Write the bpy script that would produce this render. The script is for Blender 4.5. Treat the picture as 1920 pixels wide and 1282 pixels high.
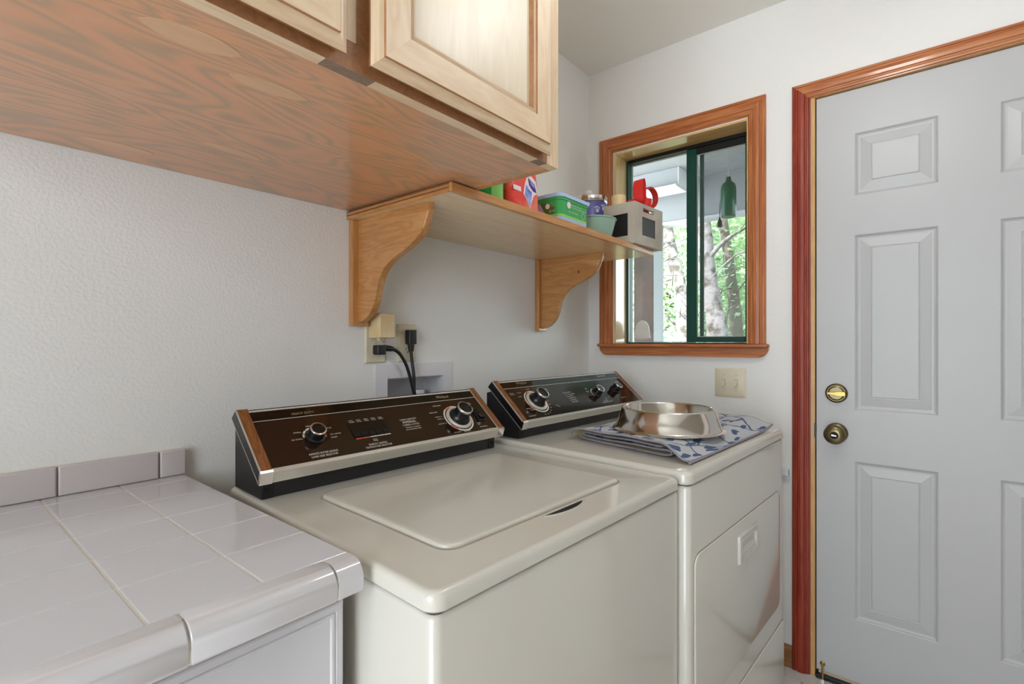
import bpy, bmesh, math, random
from mathutils import Vector, Matrix
random.seed(7)
for o in list(bpy.data.objects): bpy.data.objects.remove(o)
scene = bpy.context.scene
COL = scene.collection

# ------------------------------------------------------------------ camera
cam_d = bpy.data.cameras.new('camera'); cam = bpy.data.objects.new('camera', cam_d); COL.objects.link(cam)
cam_d.sensor_width = 36.0; cam_d.lens = 935.6/1920*36.0; cam_d.clip_start = 0.02; cam_d.clip_end = 200
cam.location = (-2.0561, -1.2179, 1.185)
cam.rotation_euler = (math.radians(90), 0, math.radians(39.4012-90))
scene.camera = cam
# ------------------------------------------------------------------ world, sun, lights, exposure
world = bpy.data.worlds.new('world'); scene.world = world; world.use_nodes = True
wn = world.node_tree.nodes; wl = world.node_tree.links; wn.clear()
bg = wn.new('ShaderNodeBackground'); wo = wn.new('ShaderNodeOutputWorld')
bg.inputs[0].default_value = (0.86, 0.955, 1.03, 1); bg.inputs[1].default_value = 7.0
wl.new(bg.outputs[0], wo.inputs[0])
sun_d = bpy.data.lights.new('sun', 'SUN'); sun_d.energy = 24.0; sun_d.angle = 0.02; sun_d.color = (1, .95, .86)
sun = bpy.data.objects.new('sun', sun_d); COL.objects.link(sun); sun.location = (-4, 3, 8)
sun.rotation_euler = Vector((0.62, -0.28, -0.73)).to_track_quat('-Z', 'Y').to_euler()
def area(name, loc, direction, sx, sy, power, color=(1, 1, 1), shape='RECTANGLE'):
    d = bpy.data.lights.new(name, 'AREA'); d.shape = shape; d.size = sx
    if shape in ('RECTANGLE', 'ELLIPSE'): d.size_y = sy
    d.energy = power; d.color = color
    o = bpy.data.objects.new(name, d); COL.objects.link(o); o.location = loc
    o.rotation_euler = Vector(direction).to_track_quat('-Z', 'Y').to_euler()
    return o
# light portals: guide daylight through the seen and the added window openings (they add no light of their own)
def portal(name, loc, direction, sx, sy):
    o = area(name, loc, direction, sx, sy, 1.0); o.data.cycles.is_portal = True
portal('portal_side', (-3.46, -1.225, 1.15), (1, 0, 0), 1.05, 1.8)
portal('portal_view', (.16, -.42, 1.6), (-1, 0, 0), .55, .85)
scene.view_settings.view_transform = 'Standard'; scene.view_settings.look = 'None'
scene.view_settings.gamma = 1.0; scene.view_settings.use_curve_mapping = False
scene.view_settings.exposure = 0.13

# ------------------------------------------------------------------ materials
def S(r, g, b):
    f = lambda c: ((c/255+.055)/1.055)**2.4 if c/255 > .04045 else c/255/12.92
    return (f(r), f(g), f(b), 1)
MATS = {}
def _base(name):
    m = bpy.data.materials.new(name); m.use_nodes = True
    nt = m.node_tree; b = nt.nodes['Principled BSDF']; MATS[name] = m
    return m, nt, b
def mat(name, col, rough=.5, metal=0., coat=0., bump=None, spec=None, trans=0., emit=None, ior=None, vary=None, coat_rough=.05):
    m, nt, b = _base(name)
    b.inputs['Base Color'].default_value = col; b.inputs['Roughness'].default_value = rough
    b.inputs['Metallic'].default_value = metal; b.inputs['Coat Weight'].default_value = coat
    b.inputs['Coat Roughness'].default_value = coat_rough
    if spec is not None: b.inputs['Specular IOR Level'].default_value = spec
    if trans: b.inputs['Transmission Weight'].default_value = trans
    if ior: b.inputs['IOR'].default_value = ior
    if emit:
        b.inputs['Emission Color'].default_value = emit[0]; b.inputs['Emission Strength'].default_value = emit[1]
    if bump or vary:
        tc = nt.nodes.new('ShaderNodeTexCoord')
    if bump:
        sc, st, dist = bump[:3]
        n = nt.nodes.new('ShaderNodeTexNoise'); n.inputs['Scale'].default_value = sc; n.inputs['Detail'].default_value = 3
        mp = nt.nodes.new('ShaderNodeMapping'); mp.inputs['Scale'].default_value = bump[3] if len(bump) > 3 else (1, 1, 1)
        nt.links.new(tc.outputs['Object'], mp.inputs[0]); nt.links.new(mp.outputs[0], n.inputs['Vector'])
        bp = nt.nodes.new('ShaderNodeBump'); bp.inputs['Strength'].default_value = st; bp.inputs['Distance'].default_value = dist
        nt.links.new(n.outputs['Fac'], bp.inputs['Height']); nt.links.new(bp.outputs[0], b.inputs['Normal'])
    if vary:
        sc, c2, lo, hi = vary
        n2 = nt.nodes.new('ShaderNodeTexNoise'); n2.inputs['Scale'].default_value = sc; n2.inputs['Detail'].default_value = 4
        nt.links.new(tc.outputs['Object'], n2.inputs['Vector'])
        r = nt.nodes.new('ShaderNodeValToRGB'); r.color_ramp.elements[0].position = lo; r.color_ramp.elements[1].position = hi
        r.color_ramp.elements[0].color = col; r.color_ramp.elements[1].color = c2
        nt.links.new(n2.outputs['Fac'], r.inputs[0]); nt.links.new(r.outputs[0], b.inputs['Base Color'])
    return m
def wood(name, stops, grain, scale=1., rough=.4, coat=.3, dist=1.5, fine=.35, coat_rough=.1, bump=.08, detail=3, rings=9.0):
    """grain = mapping scale: small along the grain, large across it"""
    m, nt, b = _base(name)
    N = nt.nodes.new; L = nt.links.new
    tc = N('ShaderNodeTexCoord'); mp = N('ShaderNodeMapping'); mp.inputs['Scale'].default_value = [g*scale for g in grain]
    L(tc.outputs['Object'], mp.inputs[0])
    n = N('ShaderNodeTexNoise'); n.inputs['Scale'].default_value = 1; n.inputs['Detail'].default_value = detail; n.inputs['Distortion'].default_value = dist
    L(mp.outputs[0], n.inputs['Vector'])
    # contour rings of the noise give cathedral grain
    mul = N('ShaderNodeMath'); mul.operation = 'MULTIPLY'; mul.inputs[1].default_value = rings; L(n.outputs['Fac'], mul.inputs[0])
    fr = N('ShaderNodeMath'); fr.operation = 'PINGPONG'; fr.inputs[1].default_value = 1.0; L(mul.outputs[0], fr.inputs[0])
    mp2 = N('ShaderNodeMapping'); mp2.inputs['Scale'].default_value = [g*scale*7 for g in grain]; L(tc.outputs['Object'], mp2.inputs[0])
    n2 = N('ShaderNodeTexNoise'); n2.inputs['Scale'].default_value = 1; n2.inputs['Detail'].default_value = 2; L(mp2.outputs[0], n2.inputs['Vector'])
    mix = N('ShaderNodeMix'); mix.data_type = 'FLOAT'; mix.inputs[0].default_value = fine
    L(fr.outputs[0], mix.inputs[2]); L(n2.outputs['Fac'], mix.inputs[3])
    r = N('ShaderNodeValToRGB'); e = r.color_ramp.elements
    while len(e) < len(stops): e.new(.5)
    for el, (p, c) in zip(e, stops): el.position = p; el.color = c
    L(mix.outputs[0], r.inputs[0]); L(r.outputs[0], b.inputs['Base Color'])
    b.inputs['Roughness'].default_value = rough; b.inputs['Coat Weight'].default_value = coat; b.inputs['Coat Roughness'].default_value = coat_rough
    if bump:
        bp = N('ShaderNodeBump'); bp.inputs['Strength'].default_value = bump; bp.inputs['Distance'].default_value = .002
        L(mix.outputs[0], bp.inputs['Height']); L(bp.outputs[0], b.inputs['Normal'])
    return m
M = MATS
mat('wall_paint', S(238, 237, 234), .62, bump=(150, .35, .004))
mat('tan_paint', S(160, 150, 138), .6, bump=(150, .35, .004))
mat('ceiling_paint', S(242, 239, 231), .8, bump=(180, .35, .004))
mat('tile', S(206, 205, 210), .09, spec=.5, bump=(14, .02, .002))
mat('tile_edge', S(206, 203, 205), .08, spec=.5)
mat('tile_splash', S(206, 198, 198), .12)
mat('grout', S(226, 220, 208), .8)
mat('floor_tile', S(222, 218, 214), .22, vary=(6, S(206, 202, 198), .4, .7))
mat('floor_grout', S(176, 168, 158), .9)
mat('bisque', S(211, 207, 197), .24, coat=.5, coat_rough=.06)
mat('bisque_dark', S(170, 158, 140), .5)
mat('seam', S(60, 50, 40), .7)
mat('black_plastic', S(16, 16, 18), .28)
mat('black_metal', S(34, 34, 36), .34)
mat('console_top', S(10, 8, 8), .06, spec=.6)
mat('console_brown', S(38, 23, 15), .1, spec=.6, vary=(900, S(52, 34, 22), .5, .75))
mat('brushed_trim', S(206, 202, 192), .3, metal=.55)
mat('chrome', S(225, 222, 220), .1, metal=1)
mat('stainless', S(214, 210, 204), .13, metal=1, bump=(5, .02, .004))
mat('print_white', S(226, 220, 208), .5)
mat('trim_bright', S(222, 216, 206), .35, metal=.1)
mat('print_gold', S(176, 156, 122), .4)
mat('print_red', S(226, 104, 70), .5)
mat('dial_ring', S(202, 196, 186), .35, metal=.3)
mat('white_cabinet', S(206, 204, 208), .3)
mat('white_plastic', S(228, 226, 230), .35)
mat('almond', S(226, 216, 190), .35)
mat('yellowed', S(214, 186, 138), .4, vary=(14, S(224, 206, 166), .4, .65))
mat('slot_dark', S(20, 16, 14), .8)
mat('cord_black', S(24, 24, 26), .42)
mat('door_white', S(193, 193, 194), .38, bump=(1.0, .22, .0016, (60, 60, 7)))
mat('brass_antique', S(130, 117, 88), .3, metal=1)
mat('brass', S(190, 160, 90), .3, metal=1)
mat('window_green', S(2, 68, 56), .35)
mat('window_black', S(10, 18, 18), .4)
mat('gasket', S(206, 208, 206), .5)
mat('screen_dark', S(96, 118, 110), .7)
mat('outdoor_grey', S(150, 150, 152), .7, bump=(40, .2, .003))
mat('outdoor_white', S(196, 196, 206), .6)
mat('post_brown', S(70, 54, 46), .8, vary=(6, S(50, 40, 36), .35, .7))
mat('trim_grey', S(112, 116, 116), .7)
mat('bark', S(128, 122, 124), .9, vary=(7, S(74, 68, 62), .46, .62), bump=(30, .5, .02))
mat('bark_dark', S(104, 96, 90), .9, bump=(30, .5, .02))
mat('ground', S(96, 104, 62), .95, vary=(3, S(120, 104, 78), .4, .7))
mat('feeder_green', S(20, 84, 56), .2)
mat('frosted', S(232, 232, 226), .35)
mat('sticker', S(236, 236, 238), .5)
mat('rubber_dark', S(46, 44, 44), .6)
mat('lamp_glass', S(255, 250, 240), .4, emit=((.965, .985, .995, 1), 20.0))
mat('pouch_red', S(238, 74, 66), .28, vary=(16, S(248, 142, 120), .46, .7))
mat('pouch_white', S(238, 226, 232), .3)
mat('pouch_blue', S(98, 120, 214), .25, vary=(30, S(176, 190, 242), .4, .65))
mat('pouch_navy', S(58, 48, 140), .3)
mat('bottle_green', S(136, 212, 112), .22)
mat('bottle_green_dark', S(30, 160, 70), .25)
mat('bottle_blue_white', S(210, 226, 246), .3)
mat('tub_green', S(66, 172, 96), .28)
mat('tub_label', S(70, 168, 92), .35)
mat('tub_lime', S(150, 216, 104), .35)
mat('tub_blue', S(182, 208, 242), .3)
mat('tub_olive', S(92, 112, 40), .35)
mat('tub_pink', S(196, 160, 206), .35)
mat('tub_orange', S(226, 160, 90), .4)
mat('can_blue', S(84, 88, 166), .3)
mat('can_lilac', S(204, 196, 222), .4)
mat('sage', S(148, 178, 162), .38)
mat('crate_grey', S(196, 188, 174), .6, vary=(9, S(172, 162, 148), .4, .66))
mat('chalkboard', S(78, 80, 82), .7)
mat('crate_black', S(14, 13, 14), .8)
mat('strap_red', S(222, 40, 32), .5, bump=(240, .25, .002))
mat('strap_stitch', S(238, 150, 130), .6)
mat('tape_cream', S(234, 208, 158), .6)
mat('hem_grey', S(150, 146, 156), .85, bump=(300, .4, .002))
mat('cream_backing', S(220, 206, 168), .8)
mat('duct_white', S(224, 226, 232), .4)
mat('threshold', S(14, 14, 18), .35)
mat('sweep_tan', S(196, 176, 156), .6)
# glass: clear architectural pane
def glass(name, tint, gloss=.06):
    m, nt, b = _base(name)
    nt.nodes.remove(b); N = nt.nodes.new
    t = N('ShaderNodeBsdfTransparent'); t.inputs[0].default_value = tint
    g = N('ShaderNodeBsdfGlossy'); g.inputs['Roughness'].default_value = .02
    f = N('ShaderNodeFresnel'); f.inputs[0].default_value = 1.45
    mx = N('ShaderNodeMixShader'); nt.links.new(f.outputs[0], mx.inputs[0]); nt.links.new(t.outputs[0], mx.inputs[1]); nt.links.new(g.outputs[0], mx.inputs[2])
    nt.links.new(mx.outputs[0], nt.nodes['Material Output'].inputs[0]); return m
glass('pane_glass', (.93, .96, .95, 1))
glass('dusty_glass', (.80, .83, .83, 1))
# fly screen: fine mesh seen as a veil
def veil(name, col, fac):
    m, nt, b = _base(name); N = nt.nodes.new
    t = N('ShaderNodeBsdfTransparent'); d = N('ShaderNodeBsdfDiffuse'); d.inputs[0].default_value = col; nt.nodes.remove(b)
    mx = N('ShaderNodeMixShader'); mx.inputs[0].default_value = fac
    nt.links.new(t.outputs[0], mx.inputs[1]); nt.links.new(d.outputs[0], mx.inputs[2]); nt.links.new(mx.outputs[0], nt.nodes['Material Output'].inputs[0])
veil('fly_screen', S(90, 96, 96), .22)
def leaf_mat(name, c1, c2):
    m, nt, b = _base(name); N = nt.nodes.new
    tc = N('ShaderNodeTexCoord'); n = N('ShaderNodeTexNoise'); n.inputs['Scale'].default_value = 2.2; n.inputs['Detail'].default_value = 5
    nt.links.new(tc.outputs['Object'], n.inputs['Vector'])
    r = N('ShaderNodeValToRGB'); r.color_ramp.elements[0].position = .35; r.color_ramp.elements[1].position = .65
    r.color_ramp.elements[0].color = c1; r.color_ramp.elements[1].color = c2; nt.links.new(n.outputs['Fac'], r.inputs[0])
    nt.links.new(r.outputs[0], b.inputs['Base Color']); b.inputs['Roughness'].default_value = .55
    tr = N('ShaderNodeBsdfTranslucent'); nt.links.new(r.outputs[0], tr.inputs[0])
    mx = N('ShaderNodeMixShader'); mx.inputs[0].default_value = .45
    nt.links.new(b.outputs[0], mx.inputs[1]); nt.links.new(tr.outputs[0], mx.inputs[2]); nt.links.new(mx.outputs[0], nt.nodes['Material Output'].inputs[0])
leaf_mat('leaf_a', S(150, 180, 140), S(206, 224, 188))
leaf_mat('leaf_b', S(140, 172, 150), S(200, 220, 198))
# woods
maple = [(.0, S(212, 178, 140)), (.5, S(228, 200, 165)), (1., S(234, 212, 182))]
wood('maple_x', maple, (2, 14, 14), 1.6, .42, .2, .6, .55, .3, .03)
wood('maple_z', maple, (14, 14, 2), 1.6, .42, .2, .6, .55, .3, .03)
wood('maple_panel', [(.0, S(224, 204, 174)), (1., S(238, 224, 200))], (12, 12, 1.6), 1.2, .42, .2, .8, .5, .3, .02)
amber = [(.0, S(166, 108, 56)), (.5, S(194, 136, 78)), (1., S(210, 156, 96))]
wood('amber_x', amber, (2.2, 22, 22), 1.3, .35, .5, .8, .6, .1, .05)
wood('amber_y', amber, (22, 3, 26), 1.3, .35, .5, .9, .6, .1, .05)
wood('amber_z', amber, (22, 22, 2.2), 1.3, .35, .5, .8, .6, .1, .05)
wood('dark_edge', [(.0, S(96, 60, 34)), (1., S(140, 94, 56))], (2.2, 30, 30), 1.3, .45, .3, .8, .6)
wood('cab_stain_shade', [(.0, S(132, 84, 50)), (1., S(172, 120, 78))], (30, 30, 30), 1., .5, .2, .5, .7)  # brown of the stained door rebates and of the door-lip shade
wood('glaze', [(.0, S(150, 98, 62)), (1., S(188, 138, 96))], (12, 12, 12), 1., .5, .1, .5, .7)
fir = [(.0, S(150, 78, 36)), (.45, S(176, 100, 50)), (.8, S(196, 126, 72)), (1., S(206, 144, 90))]
wood('fir_y', fir, (40, 1.6, 40), 1.2, .45, .2, .6, .5, .25, .08)
wood('fir_z', fir, (40, 40, 1.6), 1.2, .45, .2, .6, .5, .25, .08)
redfir = [(.0, S(110, 26, 8)), (.5, S(142, 44, 18)), (1., S(168, 74, 38))]
wood('redfir_z', redfir, (44, 44, 1.8), 1.2, .5, .05, .7, .5, .25, .08)
wood('redfir_y', fir, (44, 1.8, 44), 1.2, .35, .5, .6, .5, .12, .08)
wood('pine_y', [(.0, S(196, 146, 82)), (.6, S(222, 182, 122)), (1., S(232, 202, 146))], (24, 1.4, 24), 1.2, .3, .6, .8, .45, .08, .04)
wood('pine_z', [(.0, S(206, 168, 106)), (.6, S(222, 192, 136)), (1., S(230, 206, 152))], (24, 24, 1.4), 1.2, .3, .6, .8, .45, .08, .04)
wood('jamb_tan', [(.0, S(196, 146, 86)), (1., S(218, 174, 112))], (30, 30, 2), 1.2, .4, .4)
wood('walnut', [(.0, S(92, 52, 30)), (.6, S(142, 90, 52)), (1., S(168, 112, 66))], (60, 8, 8), 1., .25, .5, .7, .6)
wood('end_grain', [(.0, S(120, 98, 80)), (1., S(150, 126, 106))], (60, 60, 60), 1., .5, .1, .5, .7)
wood('base_wood', [(.0, S(128, 84, 46)), (1., S(166, 116, 66))], (20, 3, 30), 1., .5, .2)
wood('ply_orange', [(.0, S(178, 142, 108)), (.30, S(190, 150, 114)), (.50, S(206, 154, 114)), (.66, S(216, 154, 112)), (.82, S(214, 158, 118)), (1., S(206, 162, 124))], (1.5, 5.2, 5.2), 1.2, .3, .5, .8, .34, .08, .02, 2.0, 32.0)
wood('ply_patch', [(.0, S(206, 162, 122)), (1., S(222, 178, 138))], (3, 40, 40), 1., .35, .4, .4, .6)
wood('shelf_under', [(.0, S(226, 188, 138)), (.5, S(234, 202, 156)), (1., S(240, 212, 172))], (2, 26, 26), 1.2, .26, .6, .8, .6, .06, .03)
# console glass: slightly dusty brown print
# placemat cloth
def cloth():
    m, nt, b = _base('mat_cloth'); N = nt.nodes.new; L = nt.links.new
    tc = N('ShaderNodeTexCoord')
    nz = N('ShaderNodeTexNoise'); nz.inputs['Scale'].default_value = 9; L(tc.outputs['Object'], nz.inputs['Vector'])
    sub = N('ShaderNodeVectorMath'); sub.operation = 'SUBTRACT'; sub.inputs[1].default_value = (.5, .5, .5); L(nz.outputs['Color'], sub.inputs[0])
    scl = N('ShaderNodeVectorMath'); scl.operation = 'SCALE'; scl.inputs['Scale'].default_value = .07; L(sub.outputs[0], scl.inputs[0])
    add = N('ShaderNodeVectorMath'); add.operation = 'ADD'; L(tc.outputs['Object'], add.inputs[0]); L(scl.outputs[0], add.inputs[1])
    def vor(scale, thr_lo, thr_hi, rot):
        mp = N('ShaderNodeMapping'); mp.inputs['Scale'].default_value = scale; mp.inputs['Rotation'].default_value = (0, 0, rot); L(add.outputs[0], mp.inputs[0])
        v = N('ShaderNodeTexVoronoi'); v.inputs['Scale'].default_value = 1; v.voronoi_dimensions = '2D'; L(mp.outputs[0], v.inputs['Vector'])
        r = N('ShaderNodeMapRange'); r.inputs[1].default_value = thr_lo; r.inputs[2].default_value = thr_hi; r.inputs[3].default_value = 1; r.inputs[4].default_value = 0
        L(v.outputs['Distance'], r.inputs[0]); return r, v
    leaves, v1 = vor((11, 40, 1), .26, .31, .45)
    gt = N('ShaderNodeSeparateColor'); L(v1.outputs['Color'], gt.inputs[0])
    g2 = N('ShaderNodeMath'); g2.operation = 'GREATER_THAN'; g2.inputs[1].default_value = .35; L(gt.outputs[0], g2.inputs[0])
    lm = N('ShaderNodeMath'); lm.operation = 'MULTIPLY'; L(leaves.outputs[0], lm.inputs[0]); L(g2.outputs[0], lm.inputs[1])
    mp = N('ShaderNodeMapping'); mp.inputs['Scale'].default_value = (7, 13, 1); mp.inputs['Rotation'].default_value = (0, 0, -.3); L(add.outputs[0], mp.inputs[0])
    ve = N('ShaderNodeTexVoronoi'); ve.feature = 'DISTANCE_TO_EDGE'; ve.voronoi_dimensions = '2D'; ve.inputs['Scale'].default_value = 1; L(mp.outputs[0], ve.inputs['Vector'])
    ln = N('ShaderNodeMath'); ln.operation = 'LESS_THAN'; ln.inputs[1].default_value = .028; L(ve.outputs['Distance'], ln.inputs[0])
    mx = N('ShaderNodeMath'); mx.operation = 'MAXIMUM'; L(lm.outputs[0], mx.inputs[0]); L(ln.outputs[0], mx.inputs[1])
    c = N('ShaderNodeMix'); c.data_type = 'RGBA'; c.inputs[6].default_value = S(196, 198, 204); c.inputs[7].default_value = S(74, 96, 132)
    L(mx.outputs[0], c.inputs[0]); L(c.outputs[2], b.inputs['Base Color']); b.inputs['Roughness'].default_value = .9
    w = N('ShaderNodeTexNoise'); w.inputs['Scale'].default_value = 500; L(tc.outputs['Object'], w.inputs['Vector'])
    bp = N('ShaderNodeBump'); bp.inputs['Strength'].default_value = .4; bp.inputs['Distance'].default_value = .002; L(w.outputs[0], bp.inputs['Height']); L(bp.outputs[0], b.inputs['Normal'])
cloth()

# ------------------------------------------------------------------ mesh helpers
ROOTM = {}
def thing(name, label, cat=None, loc=(0, 0, 0), rotz=0., kind=None, group=None):
    o = bpy.data.objects.new(name, None); COL.objects.link(o); o.empty_display_size = .05
    o.location = loc; o.rotation_euler = (0, 0, rotz)
    o['label'] = label
    if cat: o['category'] = cat
    if kind: o['kind'] = kind
    if group: o['group'] = group
    ROOTM[o.name] = (Matrix.Translation(Vector(loc)) @ Matrix.Rotation(rotz, 4, 'Z')).inverted()
    return o
def finish(name, bm, material, parent=None, world=False, smooth=False, label=None, cat=None, kind=None, group=None, loc=None, recalc=True):
    if recalc: bmesh.ops.recalc_face_normals(bm, faces=bm.faces[:])
    if world and parent is not None:
        p = parent
        inv = Matrix.Identity(4)
        while p is not None:
            if p.name in ROOTM: inv = ROOTM[p.name]
            p = p.parent
        bm.transform(inv)
    me = bpy.data.meshes.new(name); bm.to_mesh(me); bm.free()
    mats = material if isinstance(material, (list, tuple)) else [material]
    for k in mats: me.materials.append(MATS[k])
    if smooth:
        for p in me.polygons: p.use_smooth = True
        try: me.set_sharp_from_angle(angle=math.radians(smooth if smooth > 1 else 35))
        except Exception: pass
    o = bpy.data.objects.new(name, me); COL.objects.link(o)
    if parent is not None: o.parent = parent
    if loc: o.location = loc
    if label: o['label'] = label
    if cat: o['category'] = cat
    if kind: o['kind'] = kind
    if group: o['group'] = group
    return o
def clone(o, parent=None, loc=None, rot=None):
    c = o.copy(); COL.objects.link(c)
    if parent is not None: c.parent = parent
    if loc is not None: c.location = loc
    if rot is not None: c.rotation_euler = rot
    return c
def new(): return bmesh.new()
def box(bm, x0, x1, y0, y1, z0, z1, bev=0., seg=2, mi=0):
    v = [bm.verts.new((x, y, z)) for x in (x0, x1) for y in (y0, y1) for z in (z0, z1)]
    fs = [bm.faces.new([v[i] for i in f]) for f in ((0, 1, 3, 2), (4, 6, 7, 5), (0, 4, 5, 1), (2, 3, 7, 6), (0, 2, 6, 4), (1, 5, 7, 3))]
    for f in fs: f.material_index = mi
    if bev:
        es = list({e for f in fs for e in f.edges})
        bmesh.ops.recalc_face_normals(bm, faces=fs)
        bmesh.ops.bevel(bm, geom=es, offset=bev, segments=seg, profile=.5, affect='EDGES', clamp_overlap=True)
    return bm
def ring(x0, x1, y0, y1, r, n):
    r = max(min(r, (x1-x0)/2-1e-5, (y1-y0)/2-1e-5), 1e-5)
    out = []
    for cx, cy, a0 in ((x1-r, y1-r, 0), (x0+r, y1-r, 90), (x0+r, y0+r, 180), (x1-r, y0+r, 270)):
        for k in range(n+1):
            a = math.radians(a0+90*k/n); out.append((cx+r*math.cos(a), cy+r*math.sin(a)))
    return out
def stack(bm, loops, n=4, fn=None, cap0=True, cap1=True, mi=0, mifn=None):
    """loops: (x0,x1,y0,y1,r,z) rounded rectangles joined one on the other; fn maps the point"""
    fn = fn or (lambda x, y, z: (x, y, z)); rings = []
    for (x0, x1, y0, y1, r, z) in loops:
        rings.append([bm.verts.new(fn(x, y, z)) for x, y in ring(x0, x1, y0, y1, r, n)])
    k = len(rings[0]); fs = []
    for q, (a, b) in enumerate(zip(rings, rings[1:])):
        for i in range(k):
            f = bm.faces.new((a[i], a[(i+1) % k], b[(i+1) % k], b[i])); f.material_index = mifn(q, i) if mifn else mi
    if cap0: fs.append(bm.faces.new(rings[0][::-1]))
    if cap1: fs.append(bm.faces.new(rings[-1]))
    for f in fs: f.material_index = mi
    return bm
def rbox(bm, x0, x1, y0, y1, z0, z1, r, e=.004, n=4, fn=None, mi=0, bottom=True):
    """box rounded in plan (r) with eased top and bottom edges (e)"""
    L = []
    if bottom:
        for t in (1., .6, .25): s = e*(1-math.cos(math.asin(t))) if 0 else e*(t**2); L.append((x0+s, x1-s, y0+s, y1-s, max(r-s, .0005), z0+e*(1-t)*.8))
    L.append((x0, x1, y0, y1, r, z0+(e if bottom else 0)))
    L.append((x0, x1, y0, y1, r, z1-e))
    for a in (30, 60, 90):
        s = e*(1-math.cos(math.radians(a))); L.append((x0+s, x1-s, y0+s, y1-s, max(r-s, .0005), z1-e+e*math.sin(math.radians(a))))
    return stack(bm, L, n, fn, mi=mi)
def prism(bm, pts, fn, a, b, mi=0):
    """extrude 2-D polygon pts between a and b; fn(u,v,w)->xyz"""
    A = [bm.verts.new(fn(u, v, a)) for u, v in pts]; B = [bm.verts.new(fn(u, v, b)) for u, v in pts]
    n = len(pts); fs = [bm.faces.new(A[::-1]), bm.faces.new(B)]
    for i in range(n): fs.append(bm.faces.new((A[i], A[(i+1) % n], B[(i+1) % n], B[i])))
    for f in fs: f.material_index = mi
    return bm
def lathe(bm, prof, n=32, fn=None, mi=0, cap=True):
    fn = fn or (lambda x, y, z: (x, y, z)); rings = []
    for r, z in prof:
        rings.append([bm.verts.new(fn(max(r, 1e-5)*math.cos(2*math.pi*k/n), max(r, 1e-5)*math.sin(2*math.pi*k/n), z)) for k in range(n)])
    fs = []
    for a, b in zip(rings, rings[1:]):
        for i in range(n): fs.append(bm.faces.new((a[i], a[(i+1) % n], b[(i+1) % n], b[i])))
    if cap: fs.append(bm.faces.new(rings[0][::-1])); fs.append(bm.faces.new(rings[-1]))
    for f in fs: f.material_index = mi
    return bm
def tube(bm, pts, rad, n=8, mi=0, flat=1.):
    pts = [Vector(p) for p in pts]; rings = []
    rads = rad if isinstance(rad, (list, tuple)) else [rad]*len(pts)
    up = Vector((0, 0, 1))
    for i, p in enumerate(pts):
        d = (pts[min(i+1, len(pts)-1)]-pts[max(i-1, 0)]).normalized()
        s = d.cross(up)
        if s.length < 1e-3: s = d.cross(Vector((1, 0, 0)))
        s.normalize(); t = s.cross(d).normalized()
        rings.append([bm.verts.new(p+s*rads[i]*math.cos(2*math.pi*k/n)+t*rads[i]*flat*math.sin(2*math.pi*k/n)) for k in range(n)])
    for a, b in zip(rings, rings[1:]):
        for k in range(n): bm.faces.new((a[k], a[(k+1) % n], b[(k+1) % n], b[k])).material_index = mi
    bm.faces.new(rings[0][::-1]).material_index = mi; bm.faces.new(rings[-1]).material_index = mi
    return bm
def spline(cps, n=10):
    """Catmull-Rom through the control points"""
    P = [Vector(c) for c in cps]; P = [P[0]*2-P[1]]+P+[P[-1]*2-P[-2]]; out = []
    for i in range(1, len(P)-2):
        for k in range(n):
            t = k/n; a, b, c, d = P[i-1:i+3]
            out.append(.5*((2*b)+(c-a)*t+(2*a-5*b+4*c-d)*t*t+(3*b-a-3*c+d)*t**3))
    out.append(P[-2]); return out
def text(bm, s, x0, x1, yc, h, fn, mi=0, shear=0.):
    cu = bpy.data.curves.new('tmp', 'FONT'); cu.body = s; cu.size = 1; cu.resolution_u = 2; cu.shear = shear
    ob = bpy.data.objects.new('tmp', cu); me = bpy.data.meshes.new_from_object(ob)
    if len(me.vertices):
        xs = [v.co.x for v in me.vertices]; ys = [v.co.y for v in me.vertices]
        ax, bx_, ay, by = min(xs), max(xs), min(ys), max(ys)
        vs = [bm.verts.new(fn(x0+(v.co.x-ax)/(bx_-ax)*(x1-x0), yc+((v.co.y-ay)/(by-ay)-.5)*h)) for v in me.vertices]
        for p in me.polygons:
            try: bm.faces.new([vs[i] for i in p.vertices]).material_index = mi
            except Exception: pass
    bpy.data.meshes.remove(me); bpy.data.objects.remove(ob); bpy.data.curves.remove(cu)
def quad(bm, fn, x0, x1, y0, y1, mi=0):
    bm.faces.new([bm.verts.new(fn(x, y)) for x, y in ((x0, y0), (x1, y0), (x1, y1), (x0, y1))]).material_index = mi
def arc_band(bm, fn, cx, cy, r0, r1, a0, a1, n=16, mi=0):
    A = [math.radians(a0+(a1-a0)*k/n) for k in range(n+1)]
    I = [bm.verts.new(fn(cx+r0*math.cos(a), cy+r0*math.sin(a))) for a in A]; O = [bm.verts.new(fn(cx+r1*math.cos(a), cy+r1*math.sin(a))) for a in A]
    for k in range(n): bm.faces.new((I[k], O[k], O[k+1], I[k+1])).material_index = mi

# ================================================================== STRUCTURE
RX0, RY0, RZ = -3.3, -2.7, 2.44
T = .15
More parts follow.
